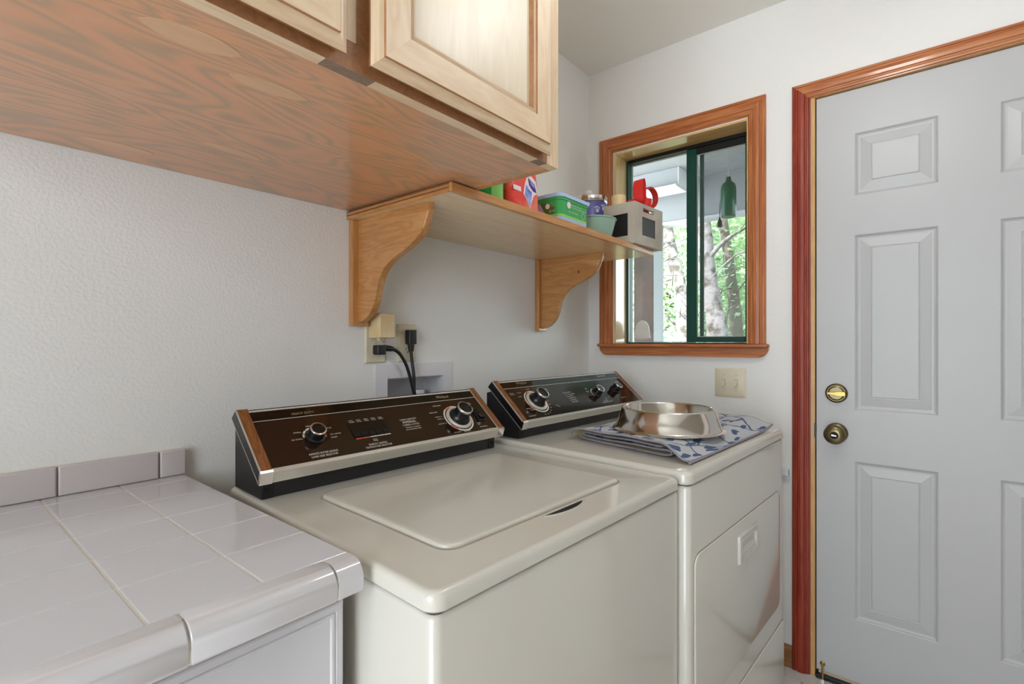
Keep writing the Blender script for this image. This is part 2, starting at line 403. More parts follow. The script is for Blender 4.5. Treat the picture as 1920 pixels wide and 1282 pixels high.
# floor with laid tiles
fl = finish('floor', box(new(), RX0-T, T, RY0-T, T, -.12, -.004), 'floor_grout', label='pale tiled laundry room floor', kind='structure')
ft = None; p = .305
for i in range(12):
    for j in range(10):
        x0 = -.062-p*(i+1)+p; y0 = -.285-p*j+.61
        if x0 < RX0-.2 or y0 < RY0-.2 or x0 > -.01 or y0 > .2: continue
        if ft is None:
            bm = new(); rbox(bm, .003-p, -.003, .003-p, -.003, -.004, .0, .004, .0015, 1); ft = finish('floor_tile', bm, 'floor_tile', fl, loc=(x0, y0, 0))
        else: clone(ft, fl, (x0, y0, 0))
bm = new(); box(bm, -.0625, 0, RY0, 0, -.004, -.0008); finish('floor_tile', bm, 'floor_tile', fl)
finish('ceiling', box(new(), RX0-T-1.2, .6, RY0-T-.6, T+.6, RZ, RZ+.12), 'ceiling_paint', label='textured cream ceiling above the laundry room', kind='structure')
# back wall, with the opening for the washer box
HX0, HX1, HZ0, HZ1 = -1.155, -.933, .90, 1.0775
bm = new()
for a in ((RX0-T, HX0, 0, T, 0, RZ), (HX1, T, 0, T, 0, RZ), (HX0, HX1, 0, T, 0, HZ0), (HX0, HX1, 0, T, HZ1, RZ), (HX0, HX1, .1, T, HZ0, HZ1)): box(bm, *a)
finish('wall_back', bm, 'wall_paint', label='off-white textured wall behind the washer and dryer', kind='structure')
# right (window and door) wall
WY0, WY1, WZ0, WZ1 = -.706, -.135, 1.163, 2.042
DY0, DY1, DZ1 = -1.764, -.9107, 2.062
bm = new()
for a in ((0, T, WY1, 0, 0, RZ), (0, T, WY0, WY1, 0, WZ0), (0, T, WY0, WY1, WZ1, RZ), (0, T, DY1, WY0, 0, RZ), (0, T, DY0, DY1, DZ1, RZ), (0, T, RY0-T, DY0, 0, RZ)): box(bm, *a)
finish('wall_right', bm, 'wall_paint', label='off-white textured wall with the small window and white door', kind='structure')
# walls behind the camera; an unseen window is added at the near end for fill light
finish('wall_front', box(new(), RX0, 0, RY0-T, RY0, 0, RZ), 'tan_paint', label='plain tan wall opposite the washer', kind='structure')
bm = new()
for a in ((RX0-T, RX0, RY0-T, -1.75, 0, RZ), (RX0-T, RX0, -.7, 0, 0, RZ), (RX0-T, RX0, -1.75, -.7, 0, .32), (RX0-T, RX0, -1.75, -.7, 2.05, RZ)): box(bm, *a)
finish('wall_left', bm, 'wall_paint', label='off-white wall at the near end of the room with a tall opening added for daylight', kind='structure')
def simple_window(name, label, a, b, z0_, z1_, fixed, axis):
    t = thing(name, label, loc=(a if axis == 'y' else fixed, fixed if axis == 'y' else a, z0_), kind='structure')
    def bar(nm, u0, u1, z0, z1):
        bm = new()
        if axis == 'y': box(bm, u0, u1, fixed-.09, fixed-.03, z0, z1)
        else: box(bm, fixed-.09, fixed-.03, u0, u1, z0, z1)
        finish(nm, bm, 'white_plastic', t, True)
    bar('frame_stile', a, a+.04, z0_, z1_); bar('frame_stile', b-.04, b, z0_, z1_); bar('frame_rail', a+.04, b-.04, z0_, z0_+.04); bar('frame_rail', a+.04, b-.04, z1_-.04, z1_)
    bar('mullion', (a+b)/2-.02, (a+b)/2+.02, z0_+.04, z1_-.04)
simple_window('added_fill_window', 'added unseen white-framed opening at the near end for fill daylight', -1.75, -.7, .32, 2.05, RX0, 'x')  # unseen window added to brighten the room from the near end
# baseboard between dryer and door casing
t = finish('baseboard_right', prism(new(), [(0, 0), (-.012, 0), (-.012, .066), (-.008, .076), (0, .078)], lambda u, v, w: (u, w, v), -.8535, -.002), 'base_wood', label='brown wooden baseboard below the window', kind='structure')

# ---- mouldings
CAS = [(0, 0), (0, .013), (.003, .016), (.010, .0165), (.0125, .0135), (.0165, .0135), (.020, .0175), (.030, .019), (.040, .0175), (.0425, .0135), (.0465, .0135), (.049, .0115), (.0545, .0105), (.057, .0065), (.060, .006), (.060, 0)]
def casing(name, parent, p0, p1, inward, m0, m1, material, width):
    """moulding on the wall x=0; p0->p1 outer edge (y,z); inward unit (y,z); mitred ends"""
    k = width/.06; bm = new()
    ay, az = p1[0]-p0[0], p1[1]-p0[1]; L = math.hypot(ay, az); ay /= L; az /= L
    A = []; B = []
    for a, h in CAS:
        a *= k
        for lst, pt, mm, sg in ((A, p0, m0, 1), (B, p1, m1, -1)):
            off = a*sg if mm else 0
            lst.append(bm.verts.new((-h, pt[0]+inward[0]*a+ay*off, pt[1]+inward[1]*a+az*off)))
    n = len(A)
    for i in range(n): bm.faces.new((A[i], A[(i+1) % n], B[(i+1) % n], B[i]))
    bm.faces.new(A[::-1]); bm.faces.new(B)
    return finish(name, bm, material, parent, True)
# ---- window_1
w1 = thing('window_1', 'small sliding window with green frame and reddish wooden casing', loc=(0, -.42, 1.17), kind='structure')
oy1, oy0, oz, iz = -.0634, -.7661, 2.1125, 1.178
cw = .064
casing('side_casing', w1, (oy1, iz), (oy1, oz), (-1, 0), False, True, 'fir_z', cw)
casing('head_casing', w1, (oy1, oz), (oy0, oz), (0, -1), True, True, 'fir_y', cw)
casing('side_casing', w1, (oy0, iz), (oy0, oz), (1, 0), False, True, 'fir_z', cw)
bm = new(); box(bm, -.004, .108, WY1-.008, WY1, iz, WZ1, .0008, 1); finish('jamb', bm, 'pine_z', w1, True)
bm = new(); box(bm, -.004, .108, WY0, WY0+.008, iz, WZ1, .0008, 1); finish('jamb', bm, 'pine_z', w1, True)
bm = new(); box(bm, -.004, .108, WY0+.008, WY1-.008, WZ1-.008, WZ1, .0008, 1); finish('head_jamb', bm, 'pine_y', w1, True)
bm = new(); rbox(bm, -.036, -.0002, -.7790, -.0605, iz-.015, iz-.0006, .008, .005); box(bm, -.002, .11, WY0+.0003, WY1-.0003, iz-.0149, iz-.0006); finish('stool', bm, 'fir_y', w1, True, 40)
# apron with coved ends
ap = [(-.745, iz-.052), (-.094, iz-.052)]
pts = []
for k in range(7):
    a = math.radians(-90+90*k/6); pts.append((-.101+.036*math.cos(a), iz-.0155+.0365*math.sin(a)))
pts2 = [(-.8405-u, v) for u, v in pts][::-1]
bm = new(); prism(bm, pts+pts2, lambda u, v, w: (w, u, v), -.020, -.0003)
bmesh.ops.bevel(bm, geom=[e for e in bm.edges if all(abs(v.co.x+.020) < 1e-6 for v in e.verts)], offset=.005, segments=2, affect='EDGES')
finish('apron', bm, 'fir_y', w1, True)
# aluminium frame and sashes
FX0, FX1 = .098, .150
fy0, fy1, fz0, fz1 = WY0+.008, WY1-.008, iz-.0006, WZ1-.008
def wbar(nm, x0, x1, y0, y1, z0, z1, m='window_green', par=None, bev=.0015):
    bm = new(); box(bm, x0, x1, y0, y1, z0, z1, bev, 1); return finish(nm, bm, m, par or w1, True)
wbar('frame_stile', FX0, FX1, fy1-.011, fy1, fz0, fz1)
wbar('frame_stile', FX0, FX1, fy0, fy0+.014, fz0, fz1)
wbar('frame_head', FX0, FX1, fy0+.014, fy1-.011, fz1-.016, fz1, 'window_black')
wbar('frame_sill', FX0+.002, FX1, fy0+.014, fy1-.011, fz0, fz0+.005, 'window_black')
# fixed outer sash (left) : slim bars + pane
sx = .132
pl = wbar('pane', sx, sx+.004, -.462, fy1-.0125, fz0+.006, fz1-.018, 'pane_glass', bev=0)
wbar('glazing_bead', sx-.003, sx-.0005, -.462, fy1-.0125, fz1-.021, fz1-.0165, 'gasket')
wbar('glazing_bead', sx-.003, sx-.0005, -.462, fy1-.0125, fz0+.0055, fz0+.009, 'gasket')
wbar('glazing_bead', sx-.003, sx-.0005, fy1-.0155, fy1-.0125, fz0+.009, fz1-.021, 'gasket')
# sliding inner sash (right)
ss = wbar('sash_stile', .101, .124, -.470, -.427, fz0+.006, fz1-.017)
wbar('sash_stile', .101, .124, fy0+.0145, fy0+.032, fz0+.006, fz1-.017)
wbar('sash_rail', .101, .124, fy0+.032, -.470, fz0+.006, fz0+.029)
wbar('sash_rail', .101, .124, fy0+.032, -.470, fz1-.044, fz1-.017, 'window_black')
wbar('pane', .112, .116, fy0+.032, -.470, fz0+.029, fz1-.044, 'dusty_glass', bev=0)
wbar('glazing_bead', .107, .1115, -.473, -.4702, fz0+.029, fz1-.044, 'gasket')
wbar('glazing_bead', .107, .1115, fy0+.032, -.473, fz1-.047, fz1-.0442, 'gasket')
wbar('glazing_bead', .107, .1115, fy0+.032, -.473, fz0+.0292, fz0+.032, 'gasket')
wbar('screen_frame', .139, .149, -.488, -.471, fz0+.006, fz1-.018, 'screen_dark')
wbar('fly_screen', .1435, .1445, fy0+.0145, -.488, fz0+.006, fz1-.018, 'fly_screen', bev=0)
# latch sticker and the frosted shell shape stuck on the left pane
bm = new(); box(bm, sx-.0012, sx-.0002, -.178, -.166, 1.80, 1.90)
finish('window_sticker', bm, 'sticker', w1, True)
bm = new(); prof = []
for k in range(15):
    a = math.pi*k/14; prof.append((-.209+.034*math.cos(a), 1.243+.043*math.sin(a)))
prof += [(-.245, 1.215), (-.250, 1.204), (-.236, 1.197), (-.206, 1.195), (-.180, 1.199), (-.169, 1.204)]
prism(bm, prof, lambda u, v, w: (w, u, v), sx-.006, sx-.0003)
bmesh.ops.bevel(bm, geom=[e for e in bm.edges if all(abs(v.co.x-(sx-.006)) < 1e-6 for v in e.verts)], offset=.003, segments=2, affect='EDGES')
finish('frosted_decal', bm, 'frosted', w1, True)

# ---- door_1
d1 = thing('door_1', 'white six-panel door with antique brass knob and deadbolt', loc=(.02, -1.33, 0), kind='structure')
dy0, dy1, dz0, dz1 = -1.738, -.928, .024, 2.048
pys = ((-1.2585, -1.0400), (-1.6160, -1.3975)); pzs = ((.2370, .7770), (.9515, 1.5510), (1.6850, 1.8990))
bm = new()
ys = [dy0, pys[1][0], pys[1][1], pys[0][0], pys[0][1], dy1]; zs = [dz0]+[q for z in pzs for q in z]+[dz1]
FXD = .006
for i in range(5):
    for j in range(7):
        if i in (1, 3) and j in (1, 3, 5): continue
        box(bm, FXD, .022, ys[i], ys[i+1], zs[j], zs[j+1])
bmesh.ops.remove_doubles(bm, verts=bm.verts[:], dist=1e-5)
seen = {}
for f in bm.faces[:]:
    key = tuple(sorted(v.index for v in f.verts)); c = f.calc_center_median(); key = (round(c.x, 4), round(c.y, 4), round(c.z, 4))
    seen.setdefault(key, []).append(f)
bmesh.ops.delete(bm, geom=[f for fs in seen.values() if len(fs) > 1 for f in fs], context='FACES_ONLY')
box(bm, .0222, .044, dy0, dy1, dz0, dz1)
finish('door_slab', bm, 'door_white', d1, True)
PP = [(0, 0), (.003, .0015), (.006, .006), (.011, .0085), (.016, .0085), (.020, .0075), (.044, .0030), (.047, .0045), (.049, .0022)]
for (a, b) in pys:
    for (c, d) in pzs:
        bm = new(); stack(bm, [(a+o, b-o, c+o, d-o, .0001, FXD+h) for o, h in PP], 1, lambda x, y, z: (z, x, y), cap0=False)
        finish('raised_panel', bm, 'door_white', d1, True)
casing('side_casing', d1, (-.8542, 0.0), (-.8542, 2.1085), (-1, 0), False, True, 'redfir_z', .056)
casing('head_casing', d1, (-.8542, 2.1085), (-1.82, 2.1085), (0, -1), True, True, 'redfir_y', .056)
casing('side_casing', d1, (-1.82, 0.0), (-1.82, 2.1085), (1, 0), False, True, 'redfir_z', .056)
bm = new(); box(bm, -.003, .15, dy1+.0035, DY1-.0003, 0, 2.0575, .001, 1); finish('jamb', bm, 'jamb_tan', d1, True)
bm = new(); box(bm, -.003, .15, DY0+.0003, dy0-.0035, 0, 2.0575, .001, 1); finish('jamb', bm, 'jamb_tan', d1, True)
bm = new(); box(bm, -.003, .15, dy0-.003, dy1+.003, 2.0515, 2.0600, .001, 1); finish('head_jamb', bm, 'jamb_tan', d1, True)
bm = new(); box(bm, -.012, .14, dy0, dy1, .0005, .0140, .002, 1); finish('threshold', bm, 'threshold', d1, True)
bm = new(); box(bm, .004, .030, dy0+.01, dy1-.006, .0145, .0235); finish('door_sweep', bm, 'sweep_tan', d1, True)
bm = new(); box(bm, .046, .06, dy1-.01, dy1+.0035, .0, 2.05); finish('weatherstrip', bm, 'threshold', d1, True)
def on_door(y, z): return lambda a, b, h: (FXD-h, y-a, z+b)
ky, kz = -.9880, 1.0070
bm = new(); lathe(bm, [(.0335, 0), (.0335, .006), (.0320, .010), (.0285, .0125), (.0275, .0105), (.0255, .0105), (.0245, .014), (.0215, .0155), (.0205, .0135), (.0001, .0135)], 40, on_door(ky, kz))
db = finish('deadbolt', bm, 'brass_antique', d1, True, 40)
bm = new(); pr = [(-.026, -.0065), (-.008, -.007), (.004, -.004), (.022, -.003), (.024, 0), (.022, .003), (.004, .004), (-.008, .007), (-.026, .0065), (-.028, 0)]
prism(bm, pr, lambda u, v, w: on_door(ky, kz)(-u, v, w), .0137, .027); finish('thumb_turn', bm, 'brass', db, True)
ky, kz = -.9880, .8690
bm = new(); lathe(bm, [(.0345, 0), (.0345, .004), (.032, .009), (.026, .012), (.016, .014), (.013, .020), (.013, .030), (.018, .036), (.028, .042), (.0325, .050), (.0325, .055), (.030, .061), (.024, .066), (.0135, .0675), (.0125, .0645), (.0001, .0645)], 48, on_door(ky, kz))
kb = finish('door_knob', bm, 'brass_antique', d1, True, 50)
bm = new(); lathe(bm, [(.0122, .0646), (.0122, .0650), (.0001, .0650)], 24, on_door(ky, kz)); finish('knob_recess', bm, 'slot_dark', kb, True)
bm = new(); prism(bm, [(-.0075, -.002), (.0075, -.0035), (.0075, .001), (-.0075, .0035)], lambda u, v, w: on_door(ky, kz)(u, v, w), .0651, .0700); finish('lock_button', bm, 'chrome', kb, True)
bm = new(); prism(bm, [(-.028, 0), (-.02, .005), (0, .0065), (.02, .005), (.028, 0)], lambda u, v, w: (-.0036+w, -.9253+v*-1+.003, .872+u), -.0008, .0004); finish('strike_plate', bm, 'black_plastic', d1, True)
# spring door stop
bm = new(); lathe(bm, [(.0085, 0), (.0085, .002), (.005, .004), (.004, .006), (.0001, .006)], 20, on_door(-.9465, .0480)); stp = finish('door_stop', bm, 'brass', d1, True, 40)
bm = new(); tube(bm, [(FXD-.005, -.9465, .048), (FXD-.03, -.950, .036), (FXD-.06, -.954, .022)], .0032, 10); finish('stop_rod', bm, 'brass', stp, True, 60)
bm = new(); tube(bm, [(FXD-.0602, -.954, .0219), (FXD-.075, -.956, .015)], [.0055, .005], 12); finish('stop_tip', bm, 'frosted', stp, True, 60)

# ================================================================== CEILING LAMP
lp = thing('ceiling_lamp', 'round frosted globe lamp hanging from the ceiling', 'lamp', (-.98, -1.14, RZ))
bm = new(); lathe(bm, [(.065, 0), (.065, -.012), (.055, -.022), (.012, -.026), (.008, -.028), (.008, -.170), (.034, -.176), (.036, -.190), (.0001, -.190)], 32); finish('lamp_base', bm, 'brass', lp, False, 40)
bm = new(); prof = [(.105*math.sin(math.pi*k/18), -.2895+.105*math.cos(math.pi*k/18)) for k in range(1, 19)]
lathe(bm, prof, 32); finish('lamp_globe', bm, 'lamp_glass', lp, False, 60)

# ================================================================== WALL CABINET
CX1, CX0, CYF, CZ0, CZ1 = -1.1977, -2.1640, -.6365, 1.5427, 2.305
cb = thing('wall_cabinet', 'light maple wall cabinet with two doors and reddish plywood underside', 'cabinet', ((CX0+CX1)/2, -.32, CZ0))
def part(nm, m, par, *a, bev=.0, seg=2, sm=False):
    bm = new(); box(bm, *a, bev, seg); return finish(nm, bm, m, par, True, sm)
part('side_panel', 'amber_z', cb, CX1-.018, CX1, -.6165, -.001, CZ0, CZ1)
part('side_panel', 'amber_z', cb, CX0, CX0+.018, -.6165, -.001, CZ0, CZ1)
part('top_panel', 'amber_x', cb, CX0+.018, CX1-.018, -.6165, -.001, CZ1-.018, CZ1)
part('back_panel', 'amber_z', cb, CX0+.018, CX1-.018, -.010, -.001, CZ0+.03, CZ1-.018)
bp_ = part('bottom_panel', 'ply_orange', cb, CX0+.018, CX1-.0185, -.6163, -.001, CZ0+.0012, CZ0+.016)
def patch(cx, cy, L, W_, rot):
    bm = new(); pts = []
    for k in range(17):
        u = -1+2*k/16; pts.append((u*L/2, (1-u*u)**.8*W_/2))
    pts += [(-u, -v) for u, v in pts[1:-1]]
    c, s = math.cos(rot), math.sin(rot)
    prism(bm, pts, lambda u, v, w: (cx+u*c-v*s, cy+u*s+v*c, w), CZ0+.0006, CZ0+.00115)
    finish('plywood_patch', bm, 'ply_patch', bp_, True)
for a in ((-1.8392, -0.5524, 0.1069, 0.045, -0.0965), (-1.728, -0.5066, 0.1067, 0.034, -0.1165), (-1.8072, -0.0834, 0.109, 0.03, -0.0312), (-1.6618, -0.2182, 0.1024, 0.026, 0.0811)): patch(*a)
# face frame
part('bottom_rail', 'cab_stain_shade', cb, CX0+.04, CX1-.04, CYF, -.6167, CZ0+.0008, CZ0+.038)  # rail front coloured brown for the shade under the door lip
part('rail_edge', 'maple_x', cb, -1.645, CX1-.072, CYF, -.6167, CZ0, CZ0+.0007)
part('rail_edge', 'maple_x', cb, CX0+.04, -1.719, CYF, -.6167, CZ0, CZ0+.0007)
part('rail_edge', 'end_grain', cb, -1.7188, -1.6452, CYF, -.6167, CZ0, CZ0+.0007)
part('rail_edge', 'end_grain', cb, CX1-.0718, CX1-.0402, CYF, -.6167, CZ0, CZ0+.0007)
part('top_rail', 'maple_x', cb, CX0+.04, CX1-.04, CYF, -.6167, CZ1-.038, CZ1)
part('stile', 'maple_z', cb, CX1-.04, CX1, CYF, -.6167, CZ0, CZ1)
part('stile', 'maple_z', cb, CX0, CX0+.04, CYF, -.6167, CZ0, CZ1)
part('centre_stile', 'maple_z', cb, -1.7105, -1.6750, CYF, -.6167, CZ0+.0385, CZ1-.038)
part('stile_edge', 'cab_stain_shade', cb, -1.6748, -1.6500, CYF, -.6167, CZ0+.0385, CZ1-.038)  # brown strip of the frame face beside the right door
# doors : stained rebate at the back, moulded outer edge, flat frame, recessed panel
DP = [(.006, -.0004), (.006, .0102), (0, .0105), (0, .0125), (.003, .0165), (.009, .0198), (.0150, .0215), (.0152, .0245), (.016, .0250), (.058, .0250), (.0585, .0215), (.061, .0210), (.066, .0220), (.070, .0175), (.0705, .0145), (.075, .0145)]
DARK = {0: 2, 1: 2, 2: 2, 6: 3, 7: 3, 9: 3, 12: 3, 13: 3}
for x0, x1 in ((-1.6614, -1.2455), (-2.1125, -1.6975)):
    z0, z1 = 1.5535, 2.290
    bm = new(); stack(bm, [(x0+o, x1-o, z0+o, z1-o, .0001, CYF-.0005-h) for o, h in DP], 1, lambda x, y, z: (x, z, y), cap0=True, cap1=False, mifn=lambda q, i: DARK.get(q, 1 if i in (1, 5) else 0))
    dr = finish('cabinet_door', bm, ['maple_z', 'maple_x', 'cab_stain_shade', 'glaze'], cb, True)
    o = .0752
    bm = new(); box(bm, x0+o, x1-o, CYF-.0145, CYF-.011, z0+o, z1-o); finish('door_panel', bm, 'maple_panel', dr, True)

# ================================================================== SHELF + BRACKETS
SX0, SX1, SYF, SZ0, SZ1 = -1.2880, -.2130, -.4150, 1.5195, 1.5400
sh = thing('wall_shelf', 'long wooden wall shelf on two curved brackets beside the window', 'shelf', ((SX0+SX1)/2, 0, SZ0))
part('shelf_board', 'shelf_under', sh, SX0+.003, SX1, SYF+.012, -.0005, SZ0, SZ1)
part('front_edging', 'amber_x', sh, SX0, SX1, SYF, SYF+.0118, SZ0, SZ1, bev=.001, seg=1)
for k, (m_, z0, z1) in enumerate((('amber_y', SZ0, SZ0+.0085), ('dark_edge', SZ0+.0087, SZ0+.0115), ('amber_y', SZ0+.0117, SZ0+.0170), ('dark_edge', SZ0+.0172, SZ1))):
    part('ply_layer', m_, sh, SX0, SX0+.0028, SYF+.012, -.0005, z0, z1)
def bracket(xc, depth, lab):
    b_ = None
    zt = SZ0-.0004; H = .2905
    # ogee profile in (y,z)
    P = [(-.021, zt), (-depth, zt)]
    def bz(a, b, c, d, n=10):
        out = []
        for k in range(1, n+1):
            t = k/n; out.append(tuple((1-t)**3*a[i]+3*(1-t)**2*t*b[i]+3*(1-t)*t*t*c[i]+t**3*d[i] for i in (0, 1)))
        return out
    P += bz((-depth, zt), (-depth, zt-.062), (-depth+.045, zt-.088), (-depth+.115, zt-.112))
    P += bz(P[-1], (-.118, zt-.136), (-.112, zt-.178), (-.104, zt-.205))
    P += bz(P[-1], (-.096, zt-.240), (-.072, zt-.274), (-.021, zt-H+.010))
    bm = new(); prism(bm, P, lambda u, v, w: (w, u, v), xc-.010, xc+.010)
    es = [e for e in bm.edges if (abs(e.verts[0].co.x-e.verts[1].co.x) < 1e-6 and not (abs(e.verts[0].co.y+.021) < 1e-5 and abs(e.verts[1].co.y+.021) < 1e-5) and not (abs(e.verts[0].co.z-zt) < 1e-5 and abs(e.verts[1].co.z-zt) < 1e-5))]
    bmesh.ops.bevel(bm, geom=es, offset=.0055, segments=2, profile=.5, affect='EDGES')
    br = finish('bracket', bm, 'amber_y', sh, True, 30, label=lab)
    bm = new(); box(bm, xc-.027, xc+.027, -.0207, -.0006, zt-H, zt, .003, 2); finish('wall_plate', bm, 'amber_z', br, True)
    return br
b1 = bracket(-1.2550, .312, 'curved wooden bracket under the cabinet end of the shelf')
b2 = bracket(-.4010, .298, 'knotty curved wooden bracket under the window end of the shelf')
bm = new(); lathe(bm, [(.006, 0), (.0055, .0006), (.0001, .0007)], 14, lambda a, b, h: (-.4111-h, -.198+a*.8, 1.455+b*1.2)); finish('knot', bm, 'dark_edge', b2, True)

# ================================================================== TILE COUNTER + BASE CABINET
ct = thing('tile_countertop', 'white square-tiled countertop with rounded edge tiles', 'countertop', (-2.1, -.33, .865))
tz = .907; pit = .1112; X3, YF, pity = -1.6822, -.6298, .1128
bm = new(); box(bm, -2.79, X3-.0005, YF-.012, -.0125, .866, tz-.0014); finish('grout_bed', bm, 'grout', ct, True)
bm = new(); box(bm, -2.79, X3, -.0120, -.0005, .866, .960); finish('splash_bed', bm, 'grout', ct, True)
g = .0016
bm = new(); rbox(bm, g, pit-g, g, pity-g, -.0028, 0, .0016, .0011, 2, bottom=False); t0 = None
bm2 = new(); rbox(bm2, g, pit-g, g, .0655-.0125-g, -.0028, 0, .0016, .0011, 2, bottom=False); t1 = None
inv = ROOTM[ct.name]
for i in range(10):
    for j in range(6):
        x = X3-pit*(i+1)
        if j < 5:
            l_ = inv @ Vector((x, YF+pity*j, tz))
            if t0 is None: t0 = finish('counter_tile', bm, 'tile', ct, loc=l_)
            else: clone(t0, ct, l_)
        else:
            l_ = inv @ Vector((x, -.0655, tz))
            if t1 is None: t1 = finish('counter_tile', bm2, 'tile', ct, loc=l_)
            else: clone(t1, ct, l_)
# rounded front edge tiles
def cap_profile(e=0.):
    P = [(-.6300, tz-.001), (-.6300, tz+.0002+e)]
    for k in range(9):
        a = math.radians(90+90*k/8); P.append((-.6450+.0215*math.cos(a), tz-.0215+.0217*math.sin(a)))
    P += [(-.6665, .8715), (-.6645, .8675), (-.6600, .8665), (-.655, .8665), (-.655, tz-.008)]
    return P
joints = [-1.7190, -1.8790, -2.0390, -2.1990, -2.3590, -2.5190, -2.6790]
for k, (b_, a_) in enumerate(zip([-1.6835]+joints, joints)):
    bm = new(); prism(bm, cap_profile(), lambda u, v, w: (w, u, v), a_+.0012, b_-(.0012 if k else 0))
    if k == 0:
        es = [e for e in bm.edges if all(abs(v.co.x-b_) < 1e-6 for v in e.verts) and min(v.co.y for v in e.verts) < -.6305]
        bmesh.ops.bevel(bm, geom=es, offset=.010, segments=4, affect='EDGES', clamp_overlap=True)
    else:
        es = [e for e in bm.edges if abs(e.verts[0].co.x-e.verts[1].co.x) < 1e-6]
        bmesh.ops.bevel(bm, geom=es, offset=.0011, segments=1, affect='EDGES')
    finish('edge_tile', bm, 'tile_edge', ct, True, 30)
bm = new(); prism(bm, [(-.6302, tz-.004), (-.6325, tz-.0025), (-.6450, tz-.0025), (-.6560, tz-.0075), (-.6636, tz-.017), (-.6652, tz-.026), (-.6652, .869), (-.6552, .869), (-.6552, tz-.01)], lambda u, v, w: (w, u, v), -2.78, -1.70); finish('edge_grout', bm, 'grout', ct, True)
# backsplash tiles
bj = [-1.6780, -1.7267, -1.8820, -2.0373, -2.1926, -2.3479, -2.5032, -2.6585]
for b_, a_ in zip(bj, bj[1:]):
    bm = new(); rbox(bm, a_+.0014, b_-.0014, tz+.0006, .9612, .0004, .0085, .002, .003, 2, lambda x, y, z: (x, -.0120-z, y), bottom=False); finish('backsplash_tile', bm, 'tile_splash', ct, True, 50)
# base cabinet
bc = thing('base_cabinet', 'white base cabinet with a grooved drawer front under the tiled counter', 'cabinet', (-2.2, -.33, 0))
part('carcass', 'white_cabinet', bc, -2.78, -1.690, -.6120, -.02, .09, .8640)
part('toe_kick', 'white_cabinet', bc, -2.78, -1.695, -.54, -.03, .001, .0895)
DF = [(0, 0), (0, .014), (.002, .0165), (.004, .0172), (.011, .0172), (.0125, .0155), (.0140, .0172), (.0175, .0172), (.0195, .0150), (.0225, .0150)]
for (x0, x1) in ((-2.150, -1.6880), (-2.62, -2.155)):
    for (z0, z1) in ((.60, .8465), (.11, .595)):
        bm = new(); stack(bm, [(x0+o, x1-o, z0+o, z1-o, .0015, -.6122-h) for o, h in DF], 2, lambda x, y, z: (x, z, y)); finish('drawer_front', bm, 'white_cabinet', bc, True)

# ================================================================== WASHER
def machine(name, label, cat, loc, rot, width, depth, ztop, seam):
    r = thing(name, label, cat, (loc[0], loc[1], 0), math.radians(rot))
    bm = new(); stack(bm, [(.003, width-.003, .003, depth, .014, .02), (.003, width-.003, .003, depth, .014, ztop-seam-.0075), (.005, width-.005, .005, depth-.002, .013, ztop-seam-.0035), (.008, width-.008, .008, depth-.004, .012, ztop-seam-.002)], 5)
    finish('body', bm, 'bisque', r, False, 40)
    bm = new(); stack(bm, [(.007, width-.007, .007, depth-.004, .012, ztop-seam-.0035), (.007, width-.007, .007, depth-.004, .012, ztop-seam+.004)], 4); finish('seam_gasket', bm, 'seam', r)
    for fx in (.04, width-.04):
        for fy in (.05, depth-.05):
            bm = new(); lathe(bm, [(.016, 0.0), (.018, .004), (.012, .008), (.012, .021)], 12, lambda x, y, z: (fx+x, fy+y, z)); finish('foot', bm, 'black_plastic', r)
    e = .010
    L = [(.004, width-.004, .004, depth-.003, .020, ztop-seam), (0, width, 0, depth, .022, ztop-seam+.004), (0, width, 0, depth, .022, ztop-e)]
    for a in (20, 40, 60, 78, 90):
        s = e*(1-math.cos(math.radians(a))); L.append((s, width-s, s, depth-s, max(.022-s*.6, .004), ztop-e+e*math.sin(math.radians(a))))
    bm = new(); stack(bm, L, 6); top = finish('top_deck', bm, 'bisque', r, False, 30)
    return r, top
WW, WZT = .682, .893
wm, wtop = machine('washing_machine', 'bisque top-loading washing machine with brown control console', 'washing machine', (-1.6720, -.7850), -2.6, WW, .655, WZT, .0265)
# lid : rounded panel with a shallow dish
LX0, LX1, LY0, LY1 = .0905, .5720, .0800, .4560
bm = new()
LL = [(LX0-.004, LX1+.004, LY0-.004, LY1+.004, .030, WZT+.0002), (LX0-.002, LX1+.002, LY0-.002, LY1+.002, .029, WZT+.0006)]
finish('lid_recess', stack(bm, LL, 8), 'bisque_dark', wm)
bm = new()
LL = [(LX0, LX1, LY0, LY1, .028, WZT+.0008), (LX0, LX1, LY0, LY1, .028, WZT+.0036), (LX0+.0015, LX1-.0015, LY0+.0015, LY1-.0015, .027, WZT+.0056), (LX0+.005, LX1-.005, LY0+.005, LY1-.005, .024, WZT+.0066), (LX0+.014, LX1-.014, LY0+.014, LY1-.014, .018, WZT+.0066), (LX0+.05, LX1-.05, LY0+.05, LY1-.05, .05, WZT+.0052), (LX0+.10, LX1-.10, LY0+.10, LY1-.10, .06, WZT+.0046)]
lid = finish('lid', stack(bm, LL, 8), 'bisque', wm, False, 60)
# finger slot at the front of the lid
bm = new(); pts = [(.296+.11*k/12, .0690) for k in range(13)]+[(.406-.11*k/12, .0690-.0125*math.sin(math.pi*(k/12))**.7) for k in range(1, 12)]
prism(bm, pts, lambda u, v, w: (u, v, w), WZT+.0003, WZT+.0009); finish('finger_slot', bm, 'slot_dark', lid)
bm = new(); tube(bm, [(u, v-.0012, WZT+.0004) for u, v in [(.290+.122*k/14, .0690-.0145*math.sin(math.pi*(k/14))**.7) for k in range(15)]], .0018, 6); finish('slot_rim', bm, 'bisque', lid, False, 60)

